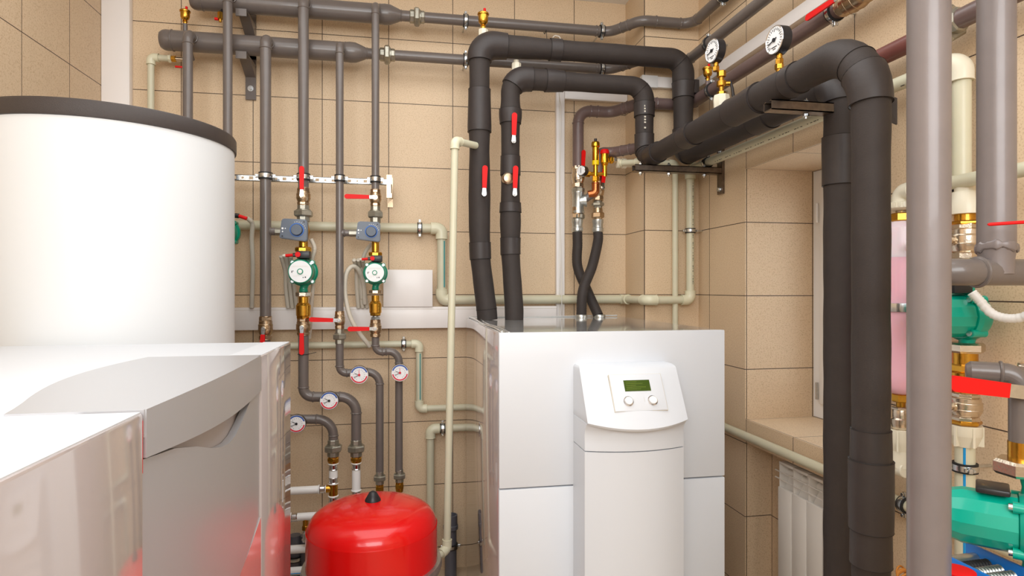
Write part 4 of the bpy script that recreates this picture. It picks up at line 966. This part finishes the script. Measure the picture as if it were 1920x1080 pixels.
# low cream pipe on right wall
ppr_pipe('long low cream pipe along the right wall below the window sill', [(1.352, 2.67, .757), (1.352, .5, .757)], .0165)
clamp('clamp on the low cream pipe right of the black insulated pipes', (1.352, atX(1697, 945, 1.352).y, .757), (0, 1, 0), .0165, (0, 0, 1), (.034, 0, 0))

# ================================================================== RADIATOR
t = thing('radiator', 'white aluminium sectional radiator in the niche under the window', 'radiator', (0, 0, 0))
y = 2.087
for k in range(5):
    y0 = y-.0832*(k+1); y1 = y0+.0800
    mb = MB().rbox((1.398, y0+.001, .10), (1.412, y1-.001, .60), .003)
    mb.rbox((1.402, y0+.001, .685), (1.475, y1-.001, .695), .002)
    mb.box((1.404, y1-.005, .55), (1.475, y1-.0015, .69)); mb.box((1.440, y0+.03, .10), (1.475, y0+.05, .69))
    for zz_ in (.655, .628): mb.box((1.400, y0, zz_), (1.404, y1, zz_+.004))
    mb.add([(1.412, y0+.006, .575), (1.412, y1-.006, .575), (1.468, y1-.006, .68), (1.468, y0+.006, .68), (1.416, y0+.006, .573), (1.416, y1-.006, .573), (1.472, y1-.006, .678), (1.472, y0+.006, .678)], [(0, 1, 2, 3), (7, 6, 5, 4), (0, 4, 5, 1), (1, 5, 6, 2), (2, 6, 7, 3), (3, 7, 4, 0)])
    if k == 0:
        for zz_ in (.655, .628): mb.box((1.400, y1, zz_), (1.404, y1+.02, zz_+.003))
    mb.build('section', M_RADI, t)
for zm in (.65, .14): MB().cyl((1.45, y-.42, zm), (1.45, y+.0, zm), .016).build('manifold', M_RADI, t)
# ================================================================== HEAT PUMP CABINET
HX0, HX1, HY0, HY1, HZ = .285, 1.022, 1.803, 2.752, 1.2136
hp = thing('heat_pump', 'tall white heat pump cabinet with curved centre column and tilted display head', 'heat pump', ((HX0+HX1)/2, (HY0+HY1)/2, 0))
O = Vector(hp.location); TI = Matrix.Translation(-O)
def hb(nm, mb, m, par=hp, ang=32):
    mb.v = [v-O for v in mb.v]; return mb.build(nm, m, par, ang)
hb('cabinet_body', MB().rbox((HX0, HY0+.022, .03), (HX1, HY1, HZ-.001), .003), M_PANELREFL)
hb('top_film', MB().box((HX0+.004, HY0+.022, HZ-.001), (HX1-.004, HY1-.004, HZ+.0005)), M_WHITETOP)
hb('upper_front_panel', MB().rbox((HX0, HY0, .7445), (HX1, HY0+.021, HZ+.001), .003), M_WHITE)
hb('lower_front_panel', MB().rbox((HX0, HY0, .05), (HX1, HY0+.021, .7405), .003), M_WHITE)
mb = MB()
pts_ = [(HX0+.012, HY0+.02, HZ+.003), (HX0+.016, HY0+.2, HZ+.005), (HX0+.01, HY0+.5, HZ+.003), (HX0+.017, HY0+.75, HZ+.006), (HX0+.01, HY1-.01, HZ+.005)]
mb.tube(spline(pts_, 6), .0035, 8).tube(spline([(p[0]+.022, p[1], p[2]-.002) for p in pts_], 6), .0025, 8)
mb.tube([(HX0+.01, HY1-.003, HZ+.004), (HX0+.3, HY1-.004, HZ+.001), (HX0+.55, HY1-.006, HZ+.005), (HX1-.02, HY1-.003, HZ+.006)], .003, 8)
hb('film_fold', mb, M_WHITETOP)
hb('base_plinth', MB().box((HX0+.02, HY0+.03, 0), (HX1-.02, HY1-.02, .05)), M_BLACK)
cx = (.516+.821)/2; hwid = (.821-.516)/2; yf = 1.683; bul = .030
def colpoly(w, y0, bulge, yb=HY0+.005, n=18):
    p_ = [(cx-w, yb)]
    for k in range(n+1):
        f = -1+2*k/n; p_.append((cx+f*w, y0-bulge*(1-f*f)))
    p_.append((cx+w, yb)); return p_
hb('column_door', MB().prism(colpoly(hwid, yf, bul), .05, .8775), M_WHITE, ang=25)
def loft(rings):
    n = len(rings[0]); vs = [v for r in rings for v in r]; fs = []
    for i in range(len(rings)-1):
        for k in range(n): fs.append((i*n+k, i*n+(k+1) % n, (i+1)*n+(k+1) % n, (i+1)*n+k))
    fs.append(tuple(reversed(range(n)))); fs.append(tuple((len(rings)-1)*n+k for k in range(n)))
    return MB().add(vs, fs)
def ring(w, y0, b, z, zc=0, yb=HY0+.004):
    # zc: how far the middle dips below the sides
    n = 18; out = [(cx-w, yb, z)]
    for k in range(n+1):
        f = -1+2*k/n; out.append((cx+f*w, y0-b*(1-f*f), z-zc*(1-f*f)))
    out.append((cx+w, yb, z)); return out
hb('neck', loft([ring(hwid, yf, bul, .8805), ring(hwid, yf, bul, .90), ring(hwid, yf+.002, bul, .925, .003), ring(hwid, yf-.004, bul, .945, .008), ring(hwid, yf-.020, bul, .962, .014)]), M_WHITE, ang=30)
tz, ty, bz, by, hw1 = 1.108, 1.735, .966, 1.655, .1525
def headring(f): return ring(hw1, ty+(by-ty)*f, .010+.024*f, tz+(bz-tz)*f, .016*f*f, yb=HY0+.003)
rings = [ring(hw1-.003, by+.004, .033, bz-.006, .017)]+[headring(1-k/8) for k in range(9)]+[ring(hw1-.001, ty+.004, .009, tz+.004), ring(hw1-.004, ty+.02, .006, tz+.009), ring(hw1-.008, HY0-.01, .001, tz+.011)]
head = hb('control_head', loft(rings), M_WHITE, ang=28)
# control face: local frame on the slanted plane
n_ = Vector((0, -(tz-bz), -(by-ty)*-1)).normalized()
sl = Vector((0, by-ty, bz-tz)).normalized(); nn = Vector((0, sl.z, -sl.y)); nn = nn if nn.y < 0 else -nn
ctr = Vector((cx+.008, (ty+by)/2, (tz+bz)/2))+nn*.0205+sl*.001
FM = Matrix((Vector((1, 0, 0)), -sl, nn)).transposed().to_4x4(); FM.translation = ctr
FMl = Matrix.Translation(-O) @ FM
def fb(nm, mb, m, par=hp): mb.v = [FMl @ v for v in mb.v]; return mb.build(nm, m, par)
panel = fb('control_panel', MB().rbox((-.080, -.056, -.020), (.080, .056, .0), .002), M_WHITE)
fb('panel_gap', MB().box((-.0812, -.0568, -.018), (.0812, .0568, -.0022)), M_CONDUIT)
fb('display', MB().box((-.040, .003, -.003), (.040, .037, .0008)), M_LCD)
mb = MB()
for k in range(5):
    mb.box((-.034, .031-.0055*k, .0008), (-.034+(.034, .052, .030, .060, .044)[k], .0322-.0055*k, .0011))
fb('display_text', mb, M_LCDD)
for kx in (-.036, .038):
    fb('knob_ring', MB().lathe([(.0150, 0), (.0150, .0022), (.0128, .0024), (.0126, .0006)], (kx, -.027, .0), (0, 0, 1), 32), M_CHROME)
    fb('knob', MB().lathe([(.0118, 0), (.0118, .007), (.0105, .0085)], (kx, -.027, .0002), (0, 0, 1), 32), M_WHITEW)
fb('tick_marks', MB().box((.0135, -.030, .0005), (.014, -.016, .0008), Matrix.Translation((-.0315, -.003, 0))).box((.0135, -.030, .0005), (.014, -.016, .0008)), M_CONDUIT)

# ================================================================== BOILER IN FRONT (left)
BX, BXB, BY0, BY1, BZ = -.295, -.98, .426, 1.70, 1.206
D0, D1 = .769, 1.357
bo = thing('boiler', 'large white boiler cabinet with silver curved hood and door in the left foreground', 'boiler', (-.6, 1.06, 0))
O2 = Vector(bo.location)
def bb(nm, mb, m, ang=32, par=bo):
    mb.v = [v-O2 for v in mb.v]; return mb.build(nm, m, par, ang)
bb('cabinet_body', MB().rbox((BXB, BY0, .04), (BX-.070, BY1, BZ), .004).box((BX-.071, BY0+.01, .04), (BX-.05, BY1-.01, BZ-.03)), M_WHITE)
bb('side_panel', MB().rbox((BX-.069, BY0, .04), (BX, D0-.003, BZ), .004), M_PANELREFL)
bb('side_panel', MB().rbox((BX-.069, D1+.004, .04), (BX, BY1, BZ), .004), M_PANELREFL)
for ya_, yb_ in ((BY0, D0-.003), (D1+.004, BY1)): bb('bright_top_overlay', MB().box((BX-.068, ya_+.002, BZ-.001), (BX-.003, yb_-.002, BZ+.0008)), M_WHITE)  # overlays added to paint the panel tops brighter than their tinted sides
bb('base_plinth', MB().box((BXB+.02, BY0+.02, 0), (BX-.03, BY1-.02, .04)), M_BLACK)
# hood: top plate with bowed back edge
n = 16; poly = [(BX-.001, D0), (BX-.001, D1)]
for k in range(n+1):
    f = k/n; Yk = D1+(D0-D1)*f; poly.append((-.515-.022*math.sin(PI*min(1, f*1.1))+.075*f**2.2, Yk))
bb('hood_top', MB().prism(poly, BZ-.03, BZ+.0025), M_SILVER)
# hood front band: slightly bulging along Y
def yz_prism(f_lo, f_hi, x_in, x_out, y0, y1, n=24):
    vs = []; fs = []
    for k in range(n+1):
        t_ = k/n; y_ = y0+(y1-y0)*t_; xo_ = x_out(t_)
        vs += [(x_in, y_, f_lo(t_)), (xo_, y_, f_lo(t_)), (xo_, y_, f_hi(t_)), (x_in, y_, f_hi(t_))]
    for k in range(n):
        b_ = 4*k
        for j in range(4): fs.append((b_+j, b_+(j+1) % 4, b_+4+(j+1) % 4, b_+4+j))
    fs += [(3, 2, 1, 0), (4*n, 4*n+1, 4*n+2, 4*n+3)]
    return MB().add(vs, fs)
bb('hood_band', yz_prism(lambda t_: 1.152-.018*t_-.010*math.sin(PI*t_), lambda t_: BZ+.0026-.003*max(0, t_*12-11)**2, BX-.03, lambda t_: BX+.001+.008*math.sin(PI*t_), D0+.002, D1-.002), M_SILVER)
SC = [(.0, 0), (.17, .004), (.30, .016), (.405, .031), (.50, .042), (.58, .046), (.65, .042), (.72, .030), (.80, .013), (.87, .0), (1.01, 0)]
def scoop(t_):
    for (a, b), (c, d) in zip(SC, SC[1:]):
        if a <= t_ <= c: f = (t_-a)/(c-a); f = f if False else f; return b+(d-b)*f
    return 0
top = lambda t_: 1.150-.018*t_-.010*math.sin(PI*t_)-scoop(t_)
arcz = lambda t_: .868-.055*math.sin(PI*t_)-.004*(1-t_)
bb('door', yz_prism(arcz, top, BX-.012, lambda t_: BX-.004+.006*math.sin(PI*t_), D0+.002, D1-.002, 60), M_SILVER)
mb = MB(); vs = []; n_ = 24
for k in range(n_+1):
    y_ = D0+.03+(D1-D0-.04)*k/n_; vs += [(BX-.0125, y_, 1.075), (BX-.0135, y_, 1.10), (BX-.021, y_, 1.13), (BX-.027, y_, 1.17), (BX-.046, y_, 1.17), (BX-.046, y_, 1.075)]
fs = [(6*k+j_, 6*k+(j_+1) % 6, 6*k+6+(j_+1) % 6, 6*k+6+j_) for k in range(n_) for j_ in range(6)]+[(5, 4, 3, 2, 1, 0), tuple(6*n_+j_ for j_ in range(6))]
bb('handle_recess', mb.add(vs, fs), M_SILVERD)
bb('lower_panel', yz_prism(lambda t_: .04, lambda t_: arcz(t_)-.0035, BX-.03, lambda t_: BX-.001, D0-.001, D1+.002), M_PANELREFL)
bb('red_reflection', MB().box((BX-.02, D0-.0028, 1.135), (BX-.002, D0-.0002, 1.196)), M_RED)  # red strip painted in for the reflection along the seam edge

# ================================================================== WHITE STORAGE TANK
tc = (-.891, 2.087)
tk = thing('storage_tank', 'huge white cylindrical water tank with dark rim at the left, behind the boiler', 'water tank', (tc[0], tc[1], 0))
MB().lathe([(.30, .0), (.345, .02), (.345, 1.798)], seg=96).build('jacket', M_TANKW, tk)
MB().lathe([(.342, 1.795), (.350, 1.797), (.351, 1.800), (.351, 1.836), (.348, 1.841), (.34, 1.842), (.0, 1.842)], seg=96).build('dark_rim', M_TANKRIM, tk)

# ================================================================== RED EXPANSION TANK
rx, ry = -.100, 2.10; R = .2165
rt = thing('expansion_tank', 'glossy red expansion tank with black cap on the floor', 'expansion tank', (rx, ry, 0))
prof = [(R*.55, .09), (R*.85, .12), (R*.985, .19), (R, .24), (R, .52), (R*.99, .548), (R*.955, .572), (R*.88, .593), (R*.75, .609), (R*.55, .622), (R*.3, .630), (.001, .633)]
def smooth_prof(pr, n=5): return [(v.x, v.y) for v in spline([(a, b, 0) for a, b in pr], n)]
MB().lathe(smooth_prof(prof), seg=80).build('vessel', M_REDTANK, rt, ang=50)
MB().lathe([(R-.002, .395), (R+.012, .398), (R+.016, .412), (R+.012, .428), (R-.002, .430)], seg=80).build('clamp_ring', M_GALV, rt)
MB().lathe([(.027, .628), (.026, .636), (.018, .650), (.012, .660), (.005, .664), (.001, .6645)], seg=28).build('valve_cap', M_BLACK, rt)
for k in range(3):
    a = .5+2*PI*k/3
    MB().tube([(R*.9*math.cos(a), R*.9*math.sin(a), .2), (R*1.02*math.cos(a), R*1.02*math.sin(a), 0)], .014, 12).build('leg', M_REDTANK, rt)
# clear plastic hose loop around the tank side is the galvanised ring; pipe stub to the tank

# ================================================================== NEAR RIGHT GROUP
def vpipe(label, x, y, z0, z1, r, m=M_LIGHTSTEEL): 
    o = MB().tube([(x, y, z0), (x, y, z1)], r, 40).build('steel_pipe', m); return tag(o, label, 'pipe', None)
G1 = (.827, .836); G2 = (1.04, .91)
vpipe('nearest thick silver-grey vertical pipe, full height of the photo', *G1, 0, ZT, .0300)
g2 = steel_pipe('thick silver-grey vertical pipe at the right edge, welded at its foot', [(G2[0], G2[1], 1.425), (G2[0], G2[1], ZT)], .0290, m=M_LIGHTSTEEL, beads=False)
mb = MB(); vs = []; fs = []; sg, rg = 44, 8
for k in range(sg):
    a = 2*PI*k/sg; rr = .0052+.0014*math.sin(a*7)+.001*math.sin(a*13+1); hz = .003*math.sin(a*2)
    for j in range(rg): t_ = 2*PI*j/rg; vs.append(((.0290+rr*.6*math.cos(t_))*math.cos(a), (.0290+rr*.6*math.cos(t_))*math.sin(a), rr*math.sin(t_)*1.4+hz))
for k in range(sg):
    for j in range(rg): fs.append((k*rg+j, ((k+1) % sg)*rg+j, ((k+1) % sg)*rg+(j+1) % rg, k*rg+(j+1) % rg))
mb.add(vs, fs, Matrix.Translation((G2[0], G2[1], 1.423))).build('weld_bead', M_LIGHTSTEEL, g2)
MB().lathe([(.0285, 0), (.0262, -.02), (.0262, -.045)], (G2[0], G2[1], 1.420), (0, 0, 1), 36).build('neck', M_LIGHTSTEEL, g2)
g3 = steel_pipe('thick grey horizontal pipe at the right edge under the welded joint', [(.936, .942, 1.378), (.958, .91, 1.378), (1.386, .91, 1.378)], .0240, [.03], M_STEEL, beads=False)
MB().torus((1.0, .91, 1.378), (1, 0, 0), .0242, .004, 36).build('weld_bead', M_STEEL, g3)
# cream pipes near right
xv = 1.31
e1 = atX(1803, 118, 1.348)
rz0 = atX(1808, 362, 1.312).z
ppr_pipe('wide cream vertical pipe at the right, bent from the long wall pipe', [(1.327, 1.32, 1.905), (1.348, e1.y, 1.905), (1.348, e1.y, rz0)], .0205, mf=M_PPRW, k=1.28)
def RX(py): return atX(1808, py, 1.312)
vy = RX(500).y
def rz_(py): return RX(py).z
ppr_pipe('cream horizontal pipe passing behind the near grey pipes to the right edge', [(1.30, atX(1689, 385, 1.30).y, atX(1689, 390, 1.30).z), (1.30, atX(1689, 385, 1.30).y, 1.604), (1.30, .2, 1.598)], .0165, mf=M_PPRW, k=1.35)
clamp('clamp on the wide cream vertical just below the crossing pipe', (1.348, e1.y, rz_(345)), (0, 0, 1), .0205, (0, -1, 0), (.038, 0, 0))
t = thing('plastic_union', 'large cream union nut above the bronze valve at the right', 'fitting', (1.314, vy, rz_(402)))
h = rz_(360)-rz_(402)
MB().lathe([(.036, 0), (.0365, h*.35), (.030, h*.7), (.026, h), (.0215, h*1.0), (.0215, h*1.5)], seg=14).build('body', M_PPRW, t)
fitting('hex_nut', 'grey hexagon nut under the large cream union at the right', 'fitting', (1.314, vy, rz_(424)), [(.022, -.005), (.022, .028)], M_BRASS, hexes=((.002, .012, .035),), group=None)
MBV = ball_valve('large bronze valve above the green pump on the right wall', (1.314, vy, rz_(452)), rz_(420)-rz_(490), .0335, PI, M_NICKEL, face=-PI/2, off=-.052, L=.11)
pump('larger green pump on the right wall with corrugated cable', (1.314, vy, rz_(592)), -PI/2, .95, M_GREENB, .105, False, True, 'green pumps at the right', gland=False, fluted=True, nuts=False)
t = thing('pump_nut', 'large bronze hexagon nut under the green pump on the right wall', 'fitting', (1.314, vy, rz_(661))); MB().hex((0, 0, 0), (0, 0, .024), .041).build('body', M_NICKEL, t)
L = rz_(661)-rz_(735)
fitting('check_valve', 'polished brass check valve behind the big red lever', 'check valve', (1.314, vy, rz_(735)), [(.030, 0), (.034, .01), (.034, L*.5), (.026, L*.55), (.026, L)], M_BRASS, hexes=((L*.5, L*.72, .033),))
ball_valve('large bronze valve below the brass check valve at the right', (1.314, vy, rz_(762)), rz_(735)-rz_(790), .0345, PI, M_NICKEL, face=-PI/2, off=-.052, L=.10)
fitting('hex_nut', 'grey hexagon nut above the lower cream union at the right', 'fitting', (1.314, vy, rz_(797)), [(.022, -.01), (.022, .016)], M_BRASS, hexes=((.002, .013, .035),))
t = thing('plastic_union', 'lower cream ribbed union nut above the blue-lined pipe', 'fitting', (1.314, vy, rz_(836)))
h = rz_(796)-rz_(836)
mb = MB().lathe([(.024, 0), (.030, h*.3), (.034, h*.5), (.035, h*.55), (.035, h)], seg=14)
for k in range(6):
    a = PI*2*k/6+.2; mb.box((.024, -.0025, h*.05), (.0365, .0025, h*.95), Matrix.Rotation(a, 4, 'Z'))
mb.build('body', M_PPRW, t)
o = ppr_pipe('cream vertical pipe with bright blue line at the lower right', [(1.314, vy, .05), (1.314, vy, rz_(834))], .0205)
dirc = Vector((-1.314, -vy, 0)).normalized(); dirc = Matrix.Rotation(-.05, 3, 'Z') @ dirc
MB().tube([Vector((1.314, vy, .06))+dirc*.0188, Vector((1.314, vy, rz_(834)))+dirc*.0188], .0032, 8).build('blue_line', M_BLUESTRIPE, o)
clamp('clamp with wall stud on the blue-lined cream pipe', (1.314, vy, rz_(876)), (0, 0, 1), .0205, (-.5, -.86, 0), (.072, -.0, 0))
# text on the valve bodies
def text_mesh(body, size, m, M, parent):
    c = bpy.data.curves.new('lettering', 'FONT'); c.body = body; c.size = size; c.extrude = .0006; c.align_x = 'CENTER'; c.align_y = 'CENTER'
    o_ = bpy.data.objects.new('lettering', c); COL.objects.link(o_)
    me = bpy.data.meshes.new_from_object(o_); bpy.data.objects.remove(o_)
    me.materials.clear(); me.materials.append(m)
    r_ = bpy.data.objects.new('lettering', me); COL.objects.link(r_); r_.matrix_world = M; 
    r_.parent = parent; r_.matrix_parent_inverse = Matrix.Identity(4); r_.matrix_local = M; return r_
Ml = Matrix.Translation((-.012, -.0335, .006)) @ Matrix.Rotation(PI/2, 4, 'X') @ Matrix.Rotation(PI/2, 4, 'Z')
text_mesh('1 1/4', .015, M_IRON, Ml, MBV)
# pump conduit
corrugated('ribbed white cable conduit curving from the right wall pump to the right edge', [atX(1822, 548, 1.26), atX(1838, 565, 1.27), atX(1860, 588, 1.28), atX(1890, 597, 1.29), atX(1925, 592, 1.30), atX(1990, 560, 1.30)], .0105, M_PEX, step=.005)
# pink filter column
XF = 1.300
def FX(py): return atX(1689, py, XF)
fy = FX(560).y
def fz(py): return FX(py).z
t = thing('plastic_collar', 'toothed cream collar above the pink filter under the pipe elbow', 'fitting', (XF, fy, fz(385)))
mb = MB().lathe([(.020, -.014), (.030, -.008), (.030, .006), (.0175, .012)], (0, 0, 0), (0, 0, 1), 22).cyl((0, 0, -.026), (0, 0, -.012), .012)
for k in range(18):
    a = 2*PI*k/18; mb.box((.029, -.0016, -.006), (.032, .0016, .006), Matrix.Rotation(a, 4, 'Z'))
mb.build('body', M_PPRW, t)
t = thing('filter_cartridge', 'translucent pink liquid-filled cylinder with metal band and brass end nuts', 'filter', (XF, fy, fz(738)))
H = fz(415)-fz(738); r = .0455
MB().lathe([(.02, 0), (r*.7, .006), (r*.93, .022), (r, .05), (r, H*.79)], seg=40).build('lower_vessel', M_PINK, t)
MB().lathe([(r, H*.79), (r, H*.90), (r*.9, H*.96), (r*.55, H*.995), (.018, H)], seg=40).build('upper_vessel', M_PINKTOP, t)
hb_ = fz(576)-fz(738)
MB().lathe([(r, hb_-.012), (r+.004, hb_-.011), (r+.005, hb_), (r+.004, hb_+.011), (r, hb_+.012)], seg=40).build('metal_band', M_ZINC, t)
MB().cyl((r, 0, hb_), (.082-.001, 0, hb_), .004, 10).build('wall_stud', M_ZINC, t)
MB().hex((0, 0, H), (0, 0, H+.022), .023).cyl((0, 0, H+.02), (0, 0, H+.036), .012).build('top_nut', M_BRASS, t)
MB().hex((0, 0, -.022), (0, 0, .0), .021).cyl((0, 0, -.034), (0, 0, -.02), .011).build('bottom_nut', M_BRASS, t)
fitting('check_valve', 'small nickel valve under the pink filter', 'fitting', (XF, fy, fz(808)), [(.018, 0), (.022, .01), (.024, .02), (.024, .032), (.020, .036), (.020, .055), (.017, .062)], M_NICKEL, hexes=((-.004, .008, .024), (.055, .064, .022)))
t = thing('plastic_union', 'cream ribbed union nut below the pink filter', 'fitting', (XF, fy, fz(845)))
h = fz(805)-fz(845)
mb = MB().lathe([(.022, 0), (.027, h*.3), (.031, h*.5), (.0315, h)], seg=14)
for k in range(6): mb.box((.022, -.0022, h*.05), (.033, .0022, h*.95), Matrix.Rotation(PI*2*k/6+.6, 4, 'Z'))
mb.build('body', M_PPRW, t)
t = thing('plastic_elbow', 'cream elbow under the ribbed union, turning toward the black insulated pipe', 'fitting', (XF, fy, fz(875)))
MB().cyl((0, 0, 0), (0, 0, fz(845)-fz(875)), .0235).cyl((0, -.02, -.004), (0, .07, -.004), .021, bev=.002).cyl((0, .06, -.004), (0, .12, -.004), .0165).torus((0, .045, -.004), (0, 1, 0), .023, .002).build('body', M_PPRW, t)

# near valve with big red lever and thin lever
t = ball_valve('large valve at the right edge with a big red lever pointing left', (1.10, .89, 1.165), .10, .03, PI-.136, M_NICKEL, off=-.045, L=.15, scale=1)
for c in list(t.children):
    if c.name.startswith(('lever_sleeve', 'steel_tang')): bpy.data.objects.remove(c)
R2 = Matrix(((1, 0, 0, 0), (0, 0, -1, 0), (0, 1, 0, 0), (0, 0, 0, 1)))
ML = Matrix.Translation((0, -.05, .0)) @ Matrix.Rotation(-(PI-.136), 4, 'Y') @ R2
p_ = [(.118, .0120), (.118, -.0120)]+[(.234-.0130+.0130*math.cos(-PI/2+PI*k/12), .0130*math.sin(-PI/2+PI*k/12)) for k in range(13)]
MB().prism(p_, -.004, .004, ML).build('lever_sleeve', M_RED, t)
MB().prism([(-.012, .012), (-.012, -.012), (.12, -.0110), (.12, .0110)], -.002, .002, ML).build('steel_tang', M_ZINC, t)
a = atY(1852, 421, .84); b = atY(1990, 412, .80)
t = thing('valve_lever', 'thin red lever seen edge-on in front of the welded grey pipe', 'valve lever', a)
d = b-a; MB().tube([(0, 0, 0), d*.03, d*.5, d], lambda s_, l_: .0028 if s_ > .002 else .0015, 12).build('lever_sleeve', M_RED, t)
MB().cyl(d*.98, d*.98+Vector((0, 0, -.04)), .008).build('stem', M_NICKEL, t)
# grey bend at lower right
g4 = steel_pipe('grey pipe bend dropping to a brass nut at the right edge', [(.992, .912, 1.203), (1.042, .868, 1.203), (1.042, .868, 1.070)], .0175, [.024], M_STEEL, beads=False)
MB().lathe([(.0, 0), (.012, .001), (.0175, .008), (.0175, .012)], (.984, .919, 1.203), (.75, -.65, 0), 24).build('end_cap', M_STEEL, g4); MB().torus((1.022, .886, 1.203), (.75, -.65, 0), .0178, .003).build('weld_bead', M_STEEL, g4); MB().torus((1.042, .868, 1.165), (0, 0, 1), .0178, .003).build('weld_bead', M_STEEL, g4)
fitting('brass_connector', 'brass connector between the grey bend and the big pump nut', 'fitting', (1.042, .868, 1.055), [(.0185, 0), (.0185, .032)], M_BRASS)
t = thing('pump_nut', 'big bronze hexagon nut above the near green pump', 'fitting', (1.042, .868, 1.030)); MB().hex((0, 0, 0), (0, 0, .026), .040, seg=6).build('body', M_NICKEL, t)
np_ = pump('nearest large bright green pump at the lower right corner', (1.042, .850, .948), math.radians(-138), .92, M_GREENB, .128, False, False, 'green pumps at the right', gland=False, fluted=True, nuts=False)
MB().rbox((-.03, -.075, .050), (.03, -.028, .060), .003).build('terminal_box', M_BLACK, np_)

# blue manifold bracket with braided hoses
t = thing('blue_bracket', 'bright blue metal bracket holding ribbed metal hoses at the lower right corner', 'bracket', (.99, .85, .85), (0, 0, 0))
MB().rbox((.033, -.14, -.03), (.040, .105, .031), .002, 2).build('back_plate', M_BLUE, t)
MB().rbox((-.037, -.14, -.03), (-.030, .085, .023), .002, 2).build('front_plate', M_BLUE, t)
MB().rbox((-.037, -.14, -.036), (.040, .105, -.029), .001, 1).build('base_plate', M_BLUE, t)
MB().cyl((-.03, .085, .006), (.033, .085, .008), .011, 24).build('steel_roller', M_GALV, t)
for k, m_ in enumerate((M_RUBBER, M_GALV, M_GALV, M_RUBBER, M_RUBBER)):
    yk = .062-.0225*k; pth = resample([Vector((-.03, yk, .006)), Vector((.033, yk, .008))], .0012)
    MB().tube(pth, lambda a_, b_: .0102*(1-.14*(1+math.cos(2*PI*a_/.006))), 14).build('ribbed_hose', m_, t, ang=80)
t = thing('handwheel', 'red oval handwheel in front of the blue bracket at the bottom edge', 'handwheel', atY(1795, 1072, .86))
MB().lathe([(.006, -.004), (.020, -.006), (.026, -.002), (.026, .003), (.018, .006), (.006, .006)], seg=28).build('rim', M_RED, t); MB().cyl((0, 0, -.06), (0, 0, -.003), .006).build('stem', M_GALV, t)
t = thing('brass_elbow', 'polished brass elbow at the bottom right corner before the blue bracket', 'fitting', atY(1890, 1086, .88))
MB().tube(fillet([(-.02, -.01, -.03), (0, 0, .002), (.04, .01, .0)], .02), .0135, 18).torus((.035, .01, 0), (1, 0, 0), .0135, .003).build('body', M_GOLD, t)
# orange tow bundle
p = atX(1692, 1074, 1.34)
t = thing('twine_bundle', 'loose orange twine bundle on a small bracket between black and grey pipes', 'twine', p)
mb = MB()
for k in range(6): mb.torus((.001*k, .004*k-.01, -.012+.003*(k % 3)), (.3*math.sin(k), 1, .3*math.cos(k*2)), .016+.002*(k % 2), .0028, 20, 6)
mb.build('loops', M_ORANGE, t); MB().cyl((0, 0, -.02), (.046, 0, -.02), .004, 10).build('hook', M_ZINC, t)
